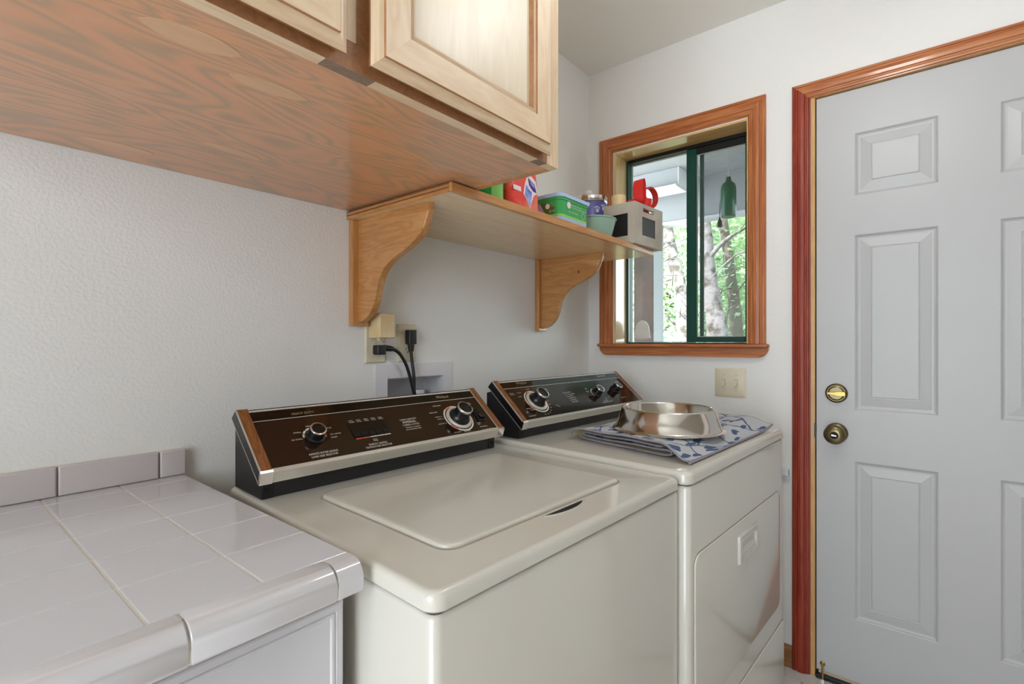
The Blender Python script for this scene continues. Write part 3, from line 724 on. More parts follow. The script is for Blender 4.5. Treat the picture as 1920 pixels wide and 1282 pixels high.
def face_fn(B, C_, zt):
    L = math.hypot(C_[0]-B[0], C_[1]-B[1]); dy, dz = (C_[0]-B[0])/L, (C_[1]-B[1])/L; ny, nz = -dz, dy
    def f(s, t, h=.0): return (s, B[0]+dy*t+ny*h, zt+B[1]+dz*t+nz*h)
    return f, L
def console(r, x0, x1, A, B, C_, D, yb, zt, capw, base_y):
    f, L = face_fn(B, C_, zt)
    # base housing
    bm = new(); prism(bm, [(base_y, zt+.0005), (base_y-.002, zt+.034), (D[0]-.010, zt+D[1]-.012), (yb, zt+D[1]-.020), (yb, zt+.0005)], lambda u, v, w: (w, u, v), x0+.012, x1-.012)
    finish('console_housing', bm, 'black_metal', r)
    for xx in (x0+.0122, x1-.0342):
        bm = new(); box(bm, xx, xx+.022, base_y-.004, base_y+.02, zt+.0008, zt+.033, .001, 1); finish('console_foot', bm, 'black_plastic', r)
    for xx in (x0+.022, x1-.024):
        bm = new(); lathe(bm, [(.0042, 0), (.0042, .0012), (.0001, .0006)], 14, lambda a, b, h: (xx+a, base_y-.0042-h, zt+.016+b)); finish('screw', bm, 'slot_dark', r)
    # tilted slab
    bm = new(); prism(bm, [A, (B[0]+.002, B[1]-.001), (C_[0]+.001, C_[1]-.002), D], lambda u, v, w: (w, u, zt+v), x0+capw*.9, x1-capw*.9); finish('console_body', bm, 'black_plastic', r)
    # printed face : dark band on top, brown below
    lt = L-.036
    bm = new(); prism(bm, [(.009, -.0012), (lt, -.0012), (lt, .0002), (.009, .0002)], lambda u, v, w: f(w, u, v), x0+capw, x1-capw); face = finish('control_panel', bm, 'console_brown', r)
    bm = new(); prism(bm, [(lt+.0012, -.0012), (L-.010, -.0012), (L-.010, .0002), (lt+.0012, .0002)], lambda u, v, w: f(w, u, v), x0+capw, x1-capw); finish('header_band', bm, 'console_top', r)
    bm = new(); prism(bm, [(lt, -.0012), (lt+.0012, -.0012), (lt+.0012, .0006), (lt, .0006)], lambda u, v, w: f(w, u, v), x0+capw, x1-capw); finish('trim_line', bm, 'trim_bright', r)
    bm = new(); prism(bm, [(L-.0098, -.0012), (L-.0060, -.0012), (L-.0060, .0012), (L-.0098, .0012)], lambda u, v, w: f(w, u, v), x0+capw, x1-capw); finish('trim_line', bm, 'trim_bright', r)
    bm = new(); prism(bm, [A, (B[0]-.001, B[1]), (B[0]+.0045, B[1]+.0055), (B[0]+.0055, B[1]+.0030), (A[0]+.003, A[1]+.001)], lambda u, v, w: (w, u, zt+v), x0+capw, x1-capw); finish('lower_trim', bm, 'brushed_trim', r)
    bm = new(); prism(bm, [(.0075, -.0012), (.0088, -.0012), (.0088, .0004), (.0075, .0004)], lambda u, v, w: f(w, u, v), x0+capw, x1-capw); finish('trim_line', bm, 'black_plastic', r)
    # wood grain end caps with chrome edging
    for (a, b) in ((x0, x0+capw), (x1-capw, x1)):
        e = .0022
        bm = new(); prism(bm, [A, (B[0]+.001, B[1]+.001), C_, D], lambda u, v, w: (w, u, zt+v), a+.0004, b-.0004); ec = finish('end_cap', bm, 'black_plastic', r)
        bm = new(); prism(bm, [(.004, .0), (L-.001, .0), (L-.001, .0020), (.004, .0020)], lambda u, v, w: f(w, u, v), a+.0024, b-.0004); finish('wood_inlay', bm, 'walnut', ec)
        bm = new(); prism(bm, [(.0, -.001), (L, -.001), (L, .0022), (.0, .0022)], lambda u, v, w: f(w, u, v), a, a+.0022); finish('chrome_edge', bm, 'brushed_trim', ec)
        bm = new(); prism(bm, [(A[0]-.001, A[1]-.001), (B[0]-.002, B[1]+.001), (B[0]+.001, B[1]+.005), (B[0]+.005, B[1]+.002), (A[0]+.004, A[1]+.002)], lambda u, v, w: (w, u, zt+v), a-.0004, b+.0004); finish('chrome_foot', bm, 'chrome', ec)
    bm = new(); prism(bm, [(A[0]+.0012, A[1]-.0006), (D[0]+.0005, D[1]-.0014), (D[0]+.0005, D[1]+.0006), (A[0]+.0012, A[1]+.0012)], lambda u, v, w: (w, u, zt+v), x0-.0006, x0+.0002); finish('side_trim_line', bm, 'brushed_trim', r)
    return f, face
def knob(r, f, s, t, prof, rim, n=36, name='control_knob'):
    bm = new(); lathe(bm, prof, n, lambda a, b, h: f(s+a, t+b, h+.0003)); k = finish(name, bm, 'black_plastic', r, False, 35)
    rr, h0, h1 = rim
    bm = new(); lathe(bm, [(rr+.0004, h0), (rr+.0012, h0+.001), (rr+.0012, h1-.0006), (rr+.0002, h1), (rr-.0018, h1), (rr-.0018, h1-.0008)], n, lambda a, b, h: f(s+a, t+b, h+.0003), cap=False); finish('knob_rim', bm, 'chrome', k, False, 60)
    return k
wf, wface = console(wm, -.0010, .6400, (.490, .0336), (.484, .0545), (.606, .158), (.625, .141), .640, WZT, .0222, .512)
# washer controls
PW = lambda x, y: wf(x, y, .0005)
bm = new()
text(bm, 'HEAVY DUTY', .1010, .1490, .1345, .0062, PW, 1)
text(bm, 'Whirlpool', .489, .531, .1370, .0125, PW, 1, .35)
text(bm, 'MEDIUM', .117, .134, .0962, .0034, PW); text(bm, 'SMALL', .087, .103, .0835, .0034, PW); text(bm, 'EX SMALL', .078, .100, .0660, .0034, PW)
text(bm, 'LARGE', .153, .169, .0850, .0034, PW); text(bm, 'EX LARGE', .160, .183, .0668, .0034, PW); text(bm, 'RESET', .158, .172, .0585, .0034, PW)
text(bm, 'INFINITE WATER SAVING', .0980, .1585, .0240, .0048, PW); text(bm, 'LOAD SIZE SELECTOR', .1005, .1560, .0168, .0048, PW)
for k in range(4): arc_band(bm, PW, .126, .0675, .0205, .0245, 178-27*k, 155-27*k, 6)
arc_band(bm, PW, .126, .0675, .0205, .0245, 22, 6, 5); arc_band(bm, PW, .126, .0675, .0200, .0248, 4, -14, 5, 2)
for k, (a, b) in enumerate((('HOT', 'WARM'), ('HOT', 'COLD'), ('WARM', 'WARM'), ('WARM', 'COLD'), ('COLD', 'COLD'))):
    x = .2135+.0185*k; text(bm, a, x, x+.0105, .0960, .0030, PW); text(bm, b, x, x+.0125, .0916, .0030, PW)
for k in range(5): quad(bm, PW, .209+.0177*k, .2258+.0177*k, .0428, .0452, 2 if k < 2 else 0)
text(bm, 'WASH', .2465, .2570, .0360, .0028, PW); text(bm, 'RINSE', .2465, .2580, .0320, .0028, PW)
text(bm, 'ENERGY SAVING', .2310, .2760, .0232, .0048, PW); text(bm, 'TEMPERATURE SELECTOR', .2195, .2855, .0162, .0048, PW)
text(bm, 'SUPER CAPACITY', .3400, .3880, .0785, .0046, PW); text(bm, 'IMPERIAL', .3440, .3830, .0702, .0066, PW); text(bm, '2 SPEED 6 CYCLE', .3395, .3870, .0615, .0046, PW)
text(bm, 'MAGIC CLEAN', .3445, .3850, .0535, .0030, PW); text(bm, 'SELF CLEANING FILTER', .3420, .3860, .0472, .0030, PW)
text(bm, 'REGULAR', .4350, .4600, .0880, .0036, PW); text(bm, 'PERMANENT', .459, .485, .1090, .0034, PW); text(bm, 'HEAVY 14', .444, .466, .0720, .0032, PW); text(bm, 'NORMAL 10', .447, .468, .0645, .0032, PW)
text(bm, 'LIGHT 6', .440, .466, .0490, .0032, PW); text(bm, 'KNITS GENTLE', .4700, .4930, .0150, .0032, PW); text(bm, 'PRE-WASH', .5020, .5240, .0130, .0032, PW)
text(bm, 'PERMANENT', .5620, .5850, .1060, .0034, PW); text(bm, 'PRESS', .5740, .5880, .1010, .0034, PW); text(bm, 'EXTRA RINSE', .5660, .5860, .0860, .0030, PW)
text(bm, 'WATER', .560, .575, .0330, .0032, PW); text(bm, 'OFF', .561, .570, .0280, .0032, PW); text(bm, 'MODEL IMPERIAL', .5620, .5900, .0190, .0034, PW); text(bm, 'PULL ON PUSH OFF', .5640, .6040, .0080, .0034, PW)
finish('printed_lettering', bm, ['print_white', 'print_gold', 'print_red'], wface, recalc=False)
knob(wm, wf, .126, .0670, [(.0200, 0), (.0198, .004), (.0165, .006), (.0160, .018), (.0150, .024), (.0135, .025), (.0130, .0235), (.0001, .0235)], (.0152, .0205, .0252))
# temperature selector window
bm = new(); prism(bm, [(.207, .0465), (.298, .0465), (.298, .0880), (.207, .0880)], lambda u, v, w: wf(u, v, w), .0003, .0012); ts = finish('temperature_window', bm, 'console_top', wm)
bm = new()
for k in range(5):
    stack(bm, [(.2085+.0178*k, .2250+.0178*k, .0490, .0600, .0015, .0013), (.2090+.0178*k, .2245+.0178*k, .0495, .0595, .0012, .0030)], 2, lambda x, y, z: wf(x, y, z))
finish('selector_button', bm, 'black_plastic', ts)
# timer dial
tx, ty = .5130, .0580
bm = new()
lathe(bm, [(.0435, .0005), (.0435, .0011), (.0395, .0011), (.0395, .0005)], 56, lambda a, b, h: wf(tx+a, ty+b, h), cap=False)
td = finish('timer_scale', bm, 'print_white', wm)
bm = new(); fn2 = lambda x, y: wf(x, y, .0013); arc_band(bm, fn2, tx, ty, .0398, .0434, 95, 125, 10); arc_band(bm, fn2, tx, ty, .0398, .0434, 205, 235, 10); finish('timer_scale_red', bm, 'print_red', td, recalc=False)
bm = new(); lathe(bm, [(.0365, .0005), (.0365, .004), (.034, .0055), (.027, .0055), (.0262, .0045)], 56, lambda a, b, h: wf(tx+a, ty+b, h)); finish('dial_skirt', bm, 'dial_ring', td, False, 40)
knob(wm, wf, tx, ty, [(.0290, .0046), (.0285, .0080), (.0240, .0120), (.0215, .020), (.0205, .032), (.0200, .040), (.0190, .0405), (.0185, .0385), (.0001, .0385)], (.0200, .0345, .0412), 48, 'timer_knob')
# rocker switch
bm = new(); stack(bm, [(.5730, .5975, .0380, .0800, .002, .0004), (.5730, .5975, .0380, .0800, .002, .0035), (.5760, .5945, .0410, .0770, .0015, .0040), (.5770, .5935, .0420, .0760, .0015, .0015)], 2, lambda x, y, z: wf(x, y, z)); rs = finish('rocker_bezel', bm, 'black_metal', wm)
bm = new(); prism(bm, [(.0425, .0016), (.0755, .0016), (.0755, .0040), (.0590, .0060), (.0425, .0120)], lambda u, v, w: wf(w, u, v), .5775, .5930); finish('rocker', bm, 'black_plastic', rs)

# ================================================================== DRYER
DW, DZT = .742, .9045
dm, dtop = machine('clothes_dryer', 'bisque clothes dryer with front door and brown control console', 'dryer', (-.9900, -.8350), -3.0, DW, .66, DZT, .0300)
df, dface = console(dm, .0227, .7370, (.5000, .0306), (.4930, .0504), (.6190, .1618), (.6350, .1448), .652, DZT, .0213, .524)
PD = lambda x, y: df(x, y, .0005)
bm = new()
text(bm, 'Whirlpool', .1180, .1680, .1500, .0120, PD, 1, .35); text(bm, 'HEAVY DUTY', .578, .636, .1490, .0055, PD)
text(bm, 'REGULAR', .0560, .0740, .1130, .0030, PD); text(bm, 'FABRICS', .0550, .0760, .1075, .0030, PD); text(bm, 'MORE DRY', .0890, .1080, .1120, .0030, PD); text(bm, 'DRY', .0840, .0980, .0960, .0030, PD)
text(bm, 'OFF', .1230, .1290, .1230, .0030, PD, 2); text(bm, 'LESS DRY', .139, .158, .1230, .0030, PD); text(bm, 'OFF', .0900, .0975, .0780, .0030, PD, 2)
text(bm, 'PERMANENT PRESS', .0770, .1120, .0470, .0030, PD); text(bm, 'KNIT GENTLE', .0920, .1200, .0400, .0030, PD); text(bm, 'TIMED DRYING', .0640, .0960, .0190, .0032, PD)
for k in range(9):
    a = math.radians(-95+15*k); text(bm, str(10*(k+1)), .1440+.0535*math.cos(a)-.0025, .1440+.0535*math.cos(a)+.0025, .0700+.0535*math.sin(a), .0032, PD)
text(bm, 'AUTOMATIC', .214, .238, .1160, .0032, PD); text(bm, 'DRYING', .222, .240, .1110, .0032, PD)
for k, (s_, w_) in enumerate((('SUPER CAPACITY', .046), ('FIVE CYCLE DRYER', .056), ('COOL DOWN', .036), ('TUMBLE PRESS', .040), ('DAMP DRY', .036), ('END SIGNAL', .034))): text(bm, s_, .300+.002*k, .300+.002*k+w_, .0900-.0085*k, .0036, PD)
text(bm, 'PUSH', .2180, .2280, .0440, .0032, PD); text(bm, 'START', .224, .236, .0390, .0032, PD)
arc_band(bm, PD, .4780, .0680, .0215, .0245, 200, 95, 12); text(bm, 'HIGH', .437, .448, .0960, .0034, PD); text(bm, 'MEDIUM', .430, .446, .0830, .0034, PD); text(bm, 'LOW', .436, .448, .0650, .0034, PD)
text(bm, 'AIR', .5050, .5160, .0420, .0034, PD); text(bm, 'TEMPERATURE SELECTOR', .470, .535, .0250, .0040, PD); text(bm, 'DRYING', .487, .512, .0320, .0032, PD); text(bm, 'END OF CYCLE', .6060, .6400, .0330, .0038, PD)
finish('printed_lettering', bm, ['print_white', 'print_gold', 'print_red'], dface, recalc=False)
tx, ty = .1440, .0700
bm = new(); lathe(bm, [(.0445, .0005), (.0445, .0011), (.0405, .0011), (.0405, .0005)], 56, lambda a, b, h: df(tx+a, ty+b, h), cap=False); td = finish('timer_scale', bm, 'print_white', dm)
bm = new(); fn3 = lambda x, y: df(x, y, .0013); arc_band(bm, fn3, tx, ty, .0408, .0444, 92, 122, 10); arc_band(bm, fn3, tx, ty, .0408, .0444, 190, 225, 10); arc_band(bm, fn3, tx, ty, .0408, .0444, -35, 10, 12); finish('timer_scale_red', bm, 'print_red', td, recalc=False)
bm = new(); lathe(bm, [(.0375, .0005), (.0375, .004), (.035, .0055), (.027, .0055), (.0262, .0045)], 56, lambda a, b, h: df(tx+a, ty+b, h)); finish('dial_skirt', bm, 'dial_ring', td, False, 40)
knob(dm, df, tx, ty, [(.0290, .0046), (.0285, .0080), (.0240, .0120), (.0215, .020), (.0205, .032), (.0200, .040), (.0190, .0405), (.0185, .0385), (.0001, .0385)], (.0200, .0345, .0412), 48, 'timer_knob')
KP = [(.0200, 0), (.0198, .004), (.0165, .006), (.0160, .022), (.0150, .028), (.0135, .029), (.0130, .0275), (.0001, .0275)]
knob(dm, df, .4780, .0680, KP, (.0152, .0245, .0292)); knob(dm, df, .6120, .0740, KP, (.0152, .0245, .0292))
# vent slot in the housing front of the dryer console
bm = new(); box(bm, .470, .690, .5205, .5222, DZT+.0225, DZT+.0295); finish('vent_slot', bm, 'slot_dark', dm)
# front door, handle, lower panel
def plate(nm, par, x0, x1, z0, z1, r, y=.003, th=.0042, e=.0025):
    bm = new(); stack(bm, [(x0-.0022, x1+.0022, z0-.0022, z1+.0022, r+.002, y-.0002), (x0-.0022, x1+.0022, z0-.0022, z1+.0022, r+.002, y-.0005)], 6, lambda x, yy, z: (x, z, yy)); finish('door_gap', bm, 'bisque_dark', par)
    bm = new(); stack(bm, [(x0, x1, z0, z1, r, y-.0007), (x0, x1, z0, z1, r, y-th+e), (x0+e*.3, x1-e*.3, z0+e*.3, z1-e*.3, r*.98, y-th+e*.35), (x0+e, x1-e, z0+e, z1-e, r*.95, y-th)], 8, lambda x, yy, z: (x, z, yy)); return finish(nm, bm, 'bisque', par, False, 60)
dd = plate('dryer_door', dm, .0270, .6890, DZT-.5480, DZT-.1875, .028)
hx0, hx1, hz0, hz1 = .2960, .4470, DZT-.2940, DZT-.2210
yf = .003-.0042
bm = new(); HL = [(0, 0), (0, .005), (.002, .0070), (.010, .0070), (.0115, .0050), (.0130, .0070), (.0165, .0070), (.0185, .0050)]
stack(bm, [(hx0+o, hx1-o, hz0+o, hz1-o, .003, yf-h) for o, h in HL]+[(hx0+.020, hx1-.020, hz0+.021, hz1-.020, .002, yf-.0004)], 3, lambda x, yy, z: (x, z, yy)); hd = finish('door_handle', bm, 'bisque', dm, False, 30)
bm = new(); prism(bm, [(yf-.0005, hz1-.021), (yf-.0005, hz0+.022), (yf-.0062, hz0+.022), (yf-.0008, hz0+.036)], lambda u, v, w: (w, u, v), hx0+.021, hx1-.021); finish('handle_lip', bm, 'bisque', hd)
plate('lower_panel', dm, .0060, .7360, .030, DZT-.6150, .006)

# ================================================================== MAT AND BOWL (in the dryer's frame)
DLOC = Vector((-.9900, -.8350, DZT)); DR = math.radians(-3.0)
pm = thing('folded_mat', 'grey cloth mat with blue print folded under the dog bowl', 'mat', DLOC, DR)
def lift(x, y):
    a = max(0., (x-.50)/.22); e = max(0., 1-(y-.02)/.16) if y > .02 else 1.
    return .017*a*a*(.35+.65*e)
def mat_profile():
    P = spline([(.030, .0052), (.050, .0075), (.078, .0195), (.105, .0262), (.16, .0268), (.24, .0272), (.33, .0275), (.385, .0262), (.404, .0190), (.402, .0085), (.385, .0042), (.30, .0036), (.2, .0036), (.115, .0040), (.092, .0060), (.086, .0100), (.094, .0132), (.13, .0128), (.22, .0120), (.33, .0112), (.372, .0125), (.376, .0172), (.362, .0196), (.30, .0198), (.2, .0190), (.130, .0185), (.112, .0190)], 5)
    return [(p.x, p.y) for p in [Vector((a[0], a[1], 0)) for a in P]]
MP = mat_profile()
# offset of the sheet : thickness 4 mm around the profile
def strip(x_of, half, bm, xs):
    n = len(MP); rows = []
    for x in xs:
        top = []; bot = []
        for i, (y, z) in enumerate(MP):
            a = Vector(MP[max(i-1, 0)]); b = Vector(MP[min(i+1, n-1)]); d = (b-a).normalized(); nn = Vector((-d.y, d.x))
            xx = x+x_of(i, y, x); lf = lift(xx, y)*(1 if z > .0 else 0)
            wv = .0012*math.sin(y*38+x*9)*min(1, z/.02)+z*1.0*max(0., 1-xx/.16)
            top.append(bm.verts.new((xx, y-nn.x*half, z-nn.y*half+lf+wv))); bot.append(bm.verts.new((xx, y+nn.x*half, z+nn.y*half+lf+wv)))
        rows.append((top, bot))
    for (ta, ba), (tb, bb_) in zip(rows, rows[1:]):
        for i in range(n-1):
            bm.faces.new((ta[i], ta[i+1], tb[i+1], tb[i])).material_index = 1
            bm.faces.new((ba[i], bb_[i], bb_[i+1], ba[i+1])).material_index = 0
        bm.faces.new((ta[0], tb[0], bb_[0], ba[0])); bm.faces.new((ta[-1], ba[-1], bb_[-1], tb[-1]))
    for (t_, b_) in (rows[0], rows[-1]):
        for i in range(n-1): bm.faces.new((t_[i], b_[i], b_[i+1], t_[i+1]))
skew = lambda i, y, x: (.060+.175*(y-.03)*(1 if True else 0))*(1-x/.66)+(0.022*(1-x/.66) if i > 45 else 0)
bm = new(); strip(skew, .0021, bm, [.66*k/22 for k in range(23)])
# the sheet spans local x .06 -> .72
for v in bm.verts: v.co.x += .060*0+.055*(v.co.x/.66)
cloth_o = finish('cloth', bm, ['mat_cloth', 'cream_backing'], pm, False, 60)
# hem binding along the left edge and the front edge
def xf(x, i, y): xx = x+skew(i, y, x); return xx+.055*(xx/.66)
bm = new(); pts = [(xf(0, i, y)-.001, y, z+lift(0, y)+z*1.0*max(0., 1-(skew(i, y, 0))/.16)+.0012*math.sin(y*38)*min(1, z/.02)) for i, (y, z) in enumerate(MP)]
tube(bm, pts, .0030, 6); finish('side_hem', bm, 'hem_grey', pm, False, 60)
bm = new(); pts = []
for k in range(23):
    x = .66*k/22; y, z = MP[0]; xx = x+skew(0, y, x); pts.append((xx+.055*(xx/.66), y-.0015, z-.0005+lift(xx, y)))
tube(bm, pts, .0032, 6); finish('front_hem', bm, 'hem_grey', pm, False, 60)
bm = new(); pts = []
for i, (y, z) in enumerate(MP):
    x = .66; xx = x+skew(i, y, x); pts.append((xx+.055*(xx/.66)+.001, y, z+lift(xx, y)+.0012*math.sin(y*38+x*9)*min(1, z/.02)))
tube(bm, pts, .0030, 6); finish('side_hem', bm, 'hem_grey', pm, False, 60)
cyl = Matrix.Rotation(DR, 4, 'Z') @ Vector((.3181, .1991, .0305)) + DLOC
dbm = new()
prof = [(.100, .0030), (.150, .0000), (.1545, .0010), (.1555, .0030), (.1530, .0048), (.1490, .0058), (.1460, .0090), (.1385, .0300), (.1290, .0590), (.1268, .0625), (.1240, .0635), (.1215, .0622), (.1195, .0585), (.1150, .0330), (.1060, .0130), (.0900, .0070), (.0001, .0060)]
lathe(dbm, prof, 72); finish('dog_bowl', dbm, 'stainless', None, False, 50, label='large stainless steel dog bowl on the folded mat', cat='bowl', loc=cyl)

# ================================================================== OUTLETS, PLUGS, WASHER BOX, SWITCH
def wall_plate(nm, label, x0, x1, z0, z1):
    t = thing(nm, label, 'outlet', ((x0+x1)/2, -.004, z0), group=None)
    bm = new(); stack(bm, [(x0, x1, z0, z1, .003, -.0004), (x0, x1, z0, z1, .003, -.0025), (x0+.004, x1-.004, z0+.004, z1-.004, .003, -.0058)], 3, lambda x, y, z: (x, z, y)); pl = finish('cover_plate', bm, 'almond', t, True, 30)
    xc = (x0+x1)/2; zc = (z0+z1)/2
    for s in (-1, 1):
        bm = new(); stack(bm, [(xc-.0165, xc+.0165, zc+s*.0195-.0140, zc+s*.0195+.0140, .008, -.0059), (xc-.0165, xc+.0165, zc+s*.0195-.0140, zc+s*.0195+.0140, .008, -.0078)], 5, lambda x, y, z: (x, z, y)); rc = finish('receptacle', bm, 'almond', t, True)
        for dx, w_, h_, dz in ((-.0065, .0016, .0075, .002), (.0065, .0016, .0065, .002), (0, .0042, .0042, -.0075)):
            bm = new(); box(bm, xc+dx-w_/2, xc+dx+w_/2, -.0082, -.00785, zc+s*.0195+dz-h_/2, zc+s*.0195+dz+h_/2); finish('socket_slot', bm, 'slot_dark', rc, True)
    bm = new(); lathe(bm, [(.003, 0), (.0026, .001), (.0001, .0012)], 12, lambda a, b, h: (xc+a, -.0059-h, zc+b)); finish('screw', bm, 'brushed_trim', t, True)
    return t
wall_plate('wall_outlet', 'almond outlet with a yellowed adapter under the shelf bracket', -1.2313, -1.1610, 1.1240, 1.2385)
wall_plate('wall_outlet', 'almond outlet with one black plug above the white washer box', -1.1180, -1.0470, 1.1235, 1.2390)
# plug-in transformer
ad = thing('plug_adapter', 'yellowed beige plug-in adapter box on the outlet under the bracket', 'adapter', (-1.197, -.04, 1.195))
bm = new(); stack(bm, [(-1.2225, -1.1705, 1.1960, 1.2660, .003, -.0086), (-1.2225, -1.1705, 1.1960, 1.2660, .003, -.058), (-1.2205, -1.1725, 1.1980, 1.2640, .003, -.0605)], 3, lambda x, y, z: (x, z, y)); finish('adapter_body', bm, 'yellowed', ad, True, 40)
bm = new(); stack(bm, [(-1.2120, -1.1860, -.046, -.022, .003, 1.1956), (-1.2080, -1.1900, -.040, -.026, .003, 1.1900), (-1.2010, -1.1960, -.036, -.030, .002, 1.1840)], 3); finish('terminal_block', bm, 'almond', ad, True)
for dx in (-.006, .0, .006):
    bm = new(); tube(bm, spline([(-1.199+dx, -.048, 1.1955), (-1.198+dx*.6, -.050, 1.1890), (-1.1965, -.040, 1.1835)], 4), .0011, 5); finish('terminal_wire', bm, 'brushed_trim', ad, True)
# washer cord : right-angle plug
c1 = thing('power_cord', 'black cord with angled plug in the outlet beside the adapter', 'power cord', (-1.19, -.03, 1.16))
bm = new(); rbox(bm, -1.211, -1.181, -.036, -.0084, 1.1490, 1.1760, .006, .003); finish('plug', bm, 'cord_black', c1, True, 40)
bm = new(); tube(bm, [(-1.182, -.024, 1.1675), (-1.160, -.026, 1.1655), (-1.150, -.026, 1.1640)], [.0095, .0085, .006], 10); finish('strain_relief', bm, 'cord_black', c1, True, 50)
bm = new(); tube(bm, spline([(-1.152, -.026, 1.1645), (-1.128, -.027, 1.150), (-1.102, -.028, 1.110), (-1.083, -.030, 1.050), (-1.068, -.032, .985), (-1.064, -.035, .90), (-1.062, -.04, .80)], 8), .0052, 10); finish('cable', bm, 'cord_black', c1, True, 60)
c2 = thing('power_cord', 'black cord with straight plug hanging from the right-hand outlet', 'power cord', (-1.08, -.03, 1.19))
bm = new(); rbox(bm, -1.0965, -1.0670, -.034, -.0084, 1.1780, 1.2215, .006, .003); pg = finish('plug', bm, 'cord_black', c2, True, 40)
bm = new(); stack(bm, [(-1.0905, -1.0730, -.030, -.012, .004, 1.1775), (-1.0875, -1.0750, -.028, -.014, .004, 1.1560)], 3); finish('strain_relief', bm, 'cord_black', c2, True, 40)
bm = new(); tube(bm, spline([(-1.0815, -.021, 1.1570), (-1.078, -.022, 1.125), (-1.0745, -.026, 1.080), (-1.0735, -.030, 1.020), (-1.0480, -.034, .95), (-1.0440, -.04, .80)], 8), .0052, 10); finish('cable', bm, 'cord_black', c2, True, 60)
# washer supply box
wb = thing('washer_outlet_box', 'white recessed plastic washer box behind the washing machine', 'wall box', (-1.045, 0, .86))
bx0, bx1, bz0, bz1 = -1.1975, -.8945, .8600, 1.1195
for nm, a in (('flange', (bx0, HX0, bz0, bz1)), ('flange', (HX1, bx1, bz0, bz1)), ('flange', (HX0, HX1, HZ1, bz1)), ('flange', (HX0, HX1, bz0, HZ0))):
    part(nm, 'white_plastic', wb, a[0], a[1], -.0045, -.0003, a[2], a[3])
for a in ((HX0+.0003, HX0+.003, -.0002, .092, HZ0+.0003, HZ1-.0003), (HX1-.003, HX1-.0003, -.0002, .092, HZ0+.0003, HZ1-.0003), (HX0+.0031, HX1-.0031, -.0002, .092, HZ1-.003, HZ1-.0003), (HX0+.0031, HX1-.0031, -.0002, .092, HZ0+.0003, HZ0+.003), (HX0+.0003, HX1-.0003, .0921, .095, HZ0+.0003, HZ1-.0003)):
    part('box_wall', 'white_plastic', wb, *a)
bm = new(); tube(bm, [(-.985, .06, HZ0+.0032), (-.985, .06, HZ0+.13)], .020, 20); finish('drain_pipe', bm, 'white_plastic', wb, True, 60)
# double light switch
sw = thing('light_switch', 'almond double toggle light switch under the window', 'light switch', (-.004, -.6375, .97))
y0, y1, z0, z1 = -.6950, -.5800, .9695, 1.0830
bm = new(); stack(bm, [(y0, y1, z0, z1, .003, 0.0004), (y0, y1, z0, z1, .003, .003), (y0+.005, y1-.005, z0+.005, z1-.005, .003, .0065)], 3, lambda x, y, z: (-z, x, y)); finish('cover_plate', bm, 'almond', sw, True, 30)
for yc in (-.6145, -.6605):
    bm = new(); box(bm, -.0068, -.0064, yc-.0055, yc+.0055, 1.0145, 1.0380); tg = finish('toggle_slot', bm, 'bisque_dark', sw, True)
    bm = new(); prism(bm, [(-.0069, 1.0360), (-.0069, 1.0170), (-.0175, 1.0110), (-.0190, 1.0150), (-.0095, 1.0340)], lambda u, v, w: (u, w, v), yc-.0042, yc+.0042); finish('toggle', bm, 'almond', tg, True)
    for zc in (1.0560, .9960):
        bm = new(); lathe(bm, [(.0028, 0), (.0024, .0009), (.0001, .001)], 12, lambda a, b, h: (-.0066-h, yc+a, zc+b)); finish('screw', bm, 'brushed_trim', sw, True)
# small items behind the dryer
hk = thing('wall_hook', 'small white plastic bracket on the wall beside the door casing', 'hook', (-.01, -.832, .69))
bm = new(); box(bm, -.0035, -.0004, -.8455, -.8060, .675, .722, .001, 1); finish('back_plate', bm, 'duct_white', hk, True)
bm = new(); rbox(bm, -.026, -.0037, -.8440, -.8080, .700, .7205, .004, .002); finish('hook_block', bm, 'duct_white', hk, True)
dct = new(); prof = []
for k in range(13): prof.append((.052 if k % 2 else .046, .010*k))
lathe(dct, prof, 28, lambda x, y, z: (-.098+z*.0+x*.9, -.775+y*.9, .0003+z)); finish('dryer_duct', dct, 'duct_white', None, False, 30, label='white ribbed duct on the floor behind the dryer corner', cat='duct')

# ================================================================== SHELF ITEMS
ST = SZ1+.0003
# pale blue carton, green bottle
bt = thing('blue_white_bottle', 'pale blue and white bottle at the cabinet end of the shelf', 'bottle', (-1.125, -.315, ST))
bm = new(); rbox(bm, -1.155, -1.097, -.350, -.285, ST, ST+.17, .014, .006); finish('bottle_body', bm, 'bottle_blue_white', bt, True, 40)
bm = new(); lathe(bm, [(.016, ST+.1702), (.016, ST+.195), (.014, ST+.198), (.0001, ST+.198)], 20, lambda x, y, z: (-1.126+x, -.3175+y, z)); finish('bottle_cap', bm, 'pouch_white', bt, True, 40)
gb = thing('green_bottle', 'shiny lime green bottle beside the red detergent pouch', 'bottle', (-1.045, -.352, ST))
bm = new(); lathe(bm, [(.034, 0), (.037, .004), (.037, .14), (.033, .155), (.018, .17), (.0001, .17)], 32, lambda x, y, z: (-1.0460+x, -.3440+y, ST+z)); finish('bottle_body', bm, 'bottle_green', gb, True, 50)
bm = new(); prism(bm, [(.0373*math.cos(math.radians(a)), .0373*math.sin(math.radians(a))) for a in range(150, 231, 8)]+[(.0378*math.cos(math.radians(a)), .0378*math.sin(math.radians(a))) for a in range(230, 149, -8)], lambda u, v, w: (-1.046+u, -.344+v, ST+w), .004, .138); finish('bottle_label', bm, 'bottle_green_dark', gb, True)
bm = new(); lathe(bm, [(.013, .1702), (.013, .192), (.0001, .192)], 20, lambda x, y, z: (-1.0460+x, -.3440+y, ST+z)); finish('bottle_cap', bm, 'bottle_green_dark', gb, True, 40)
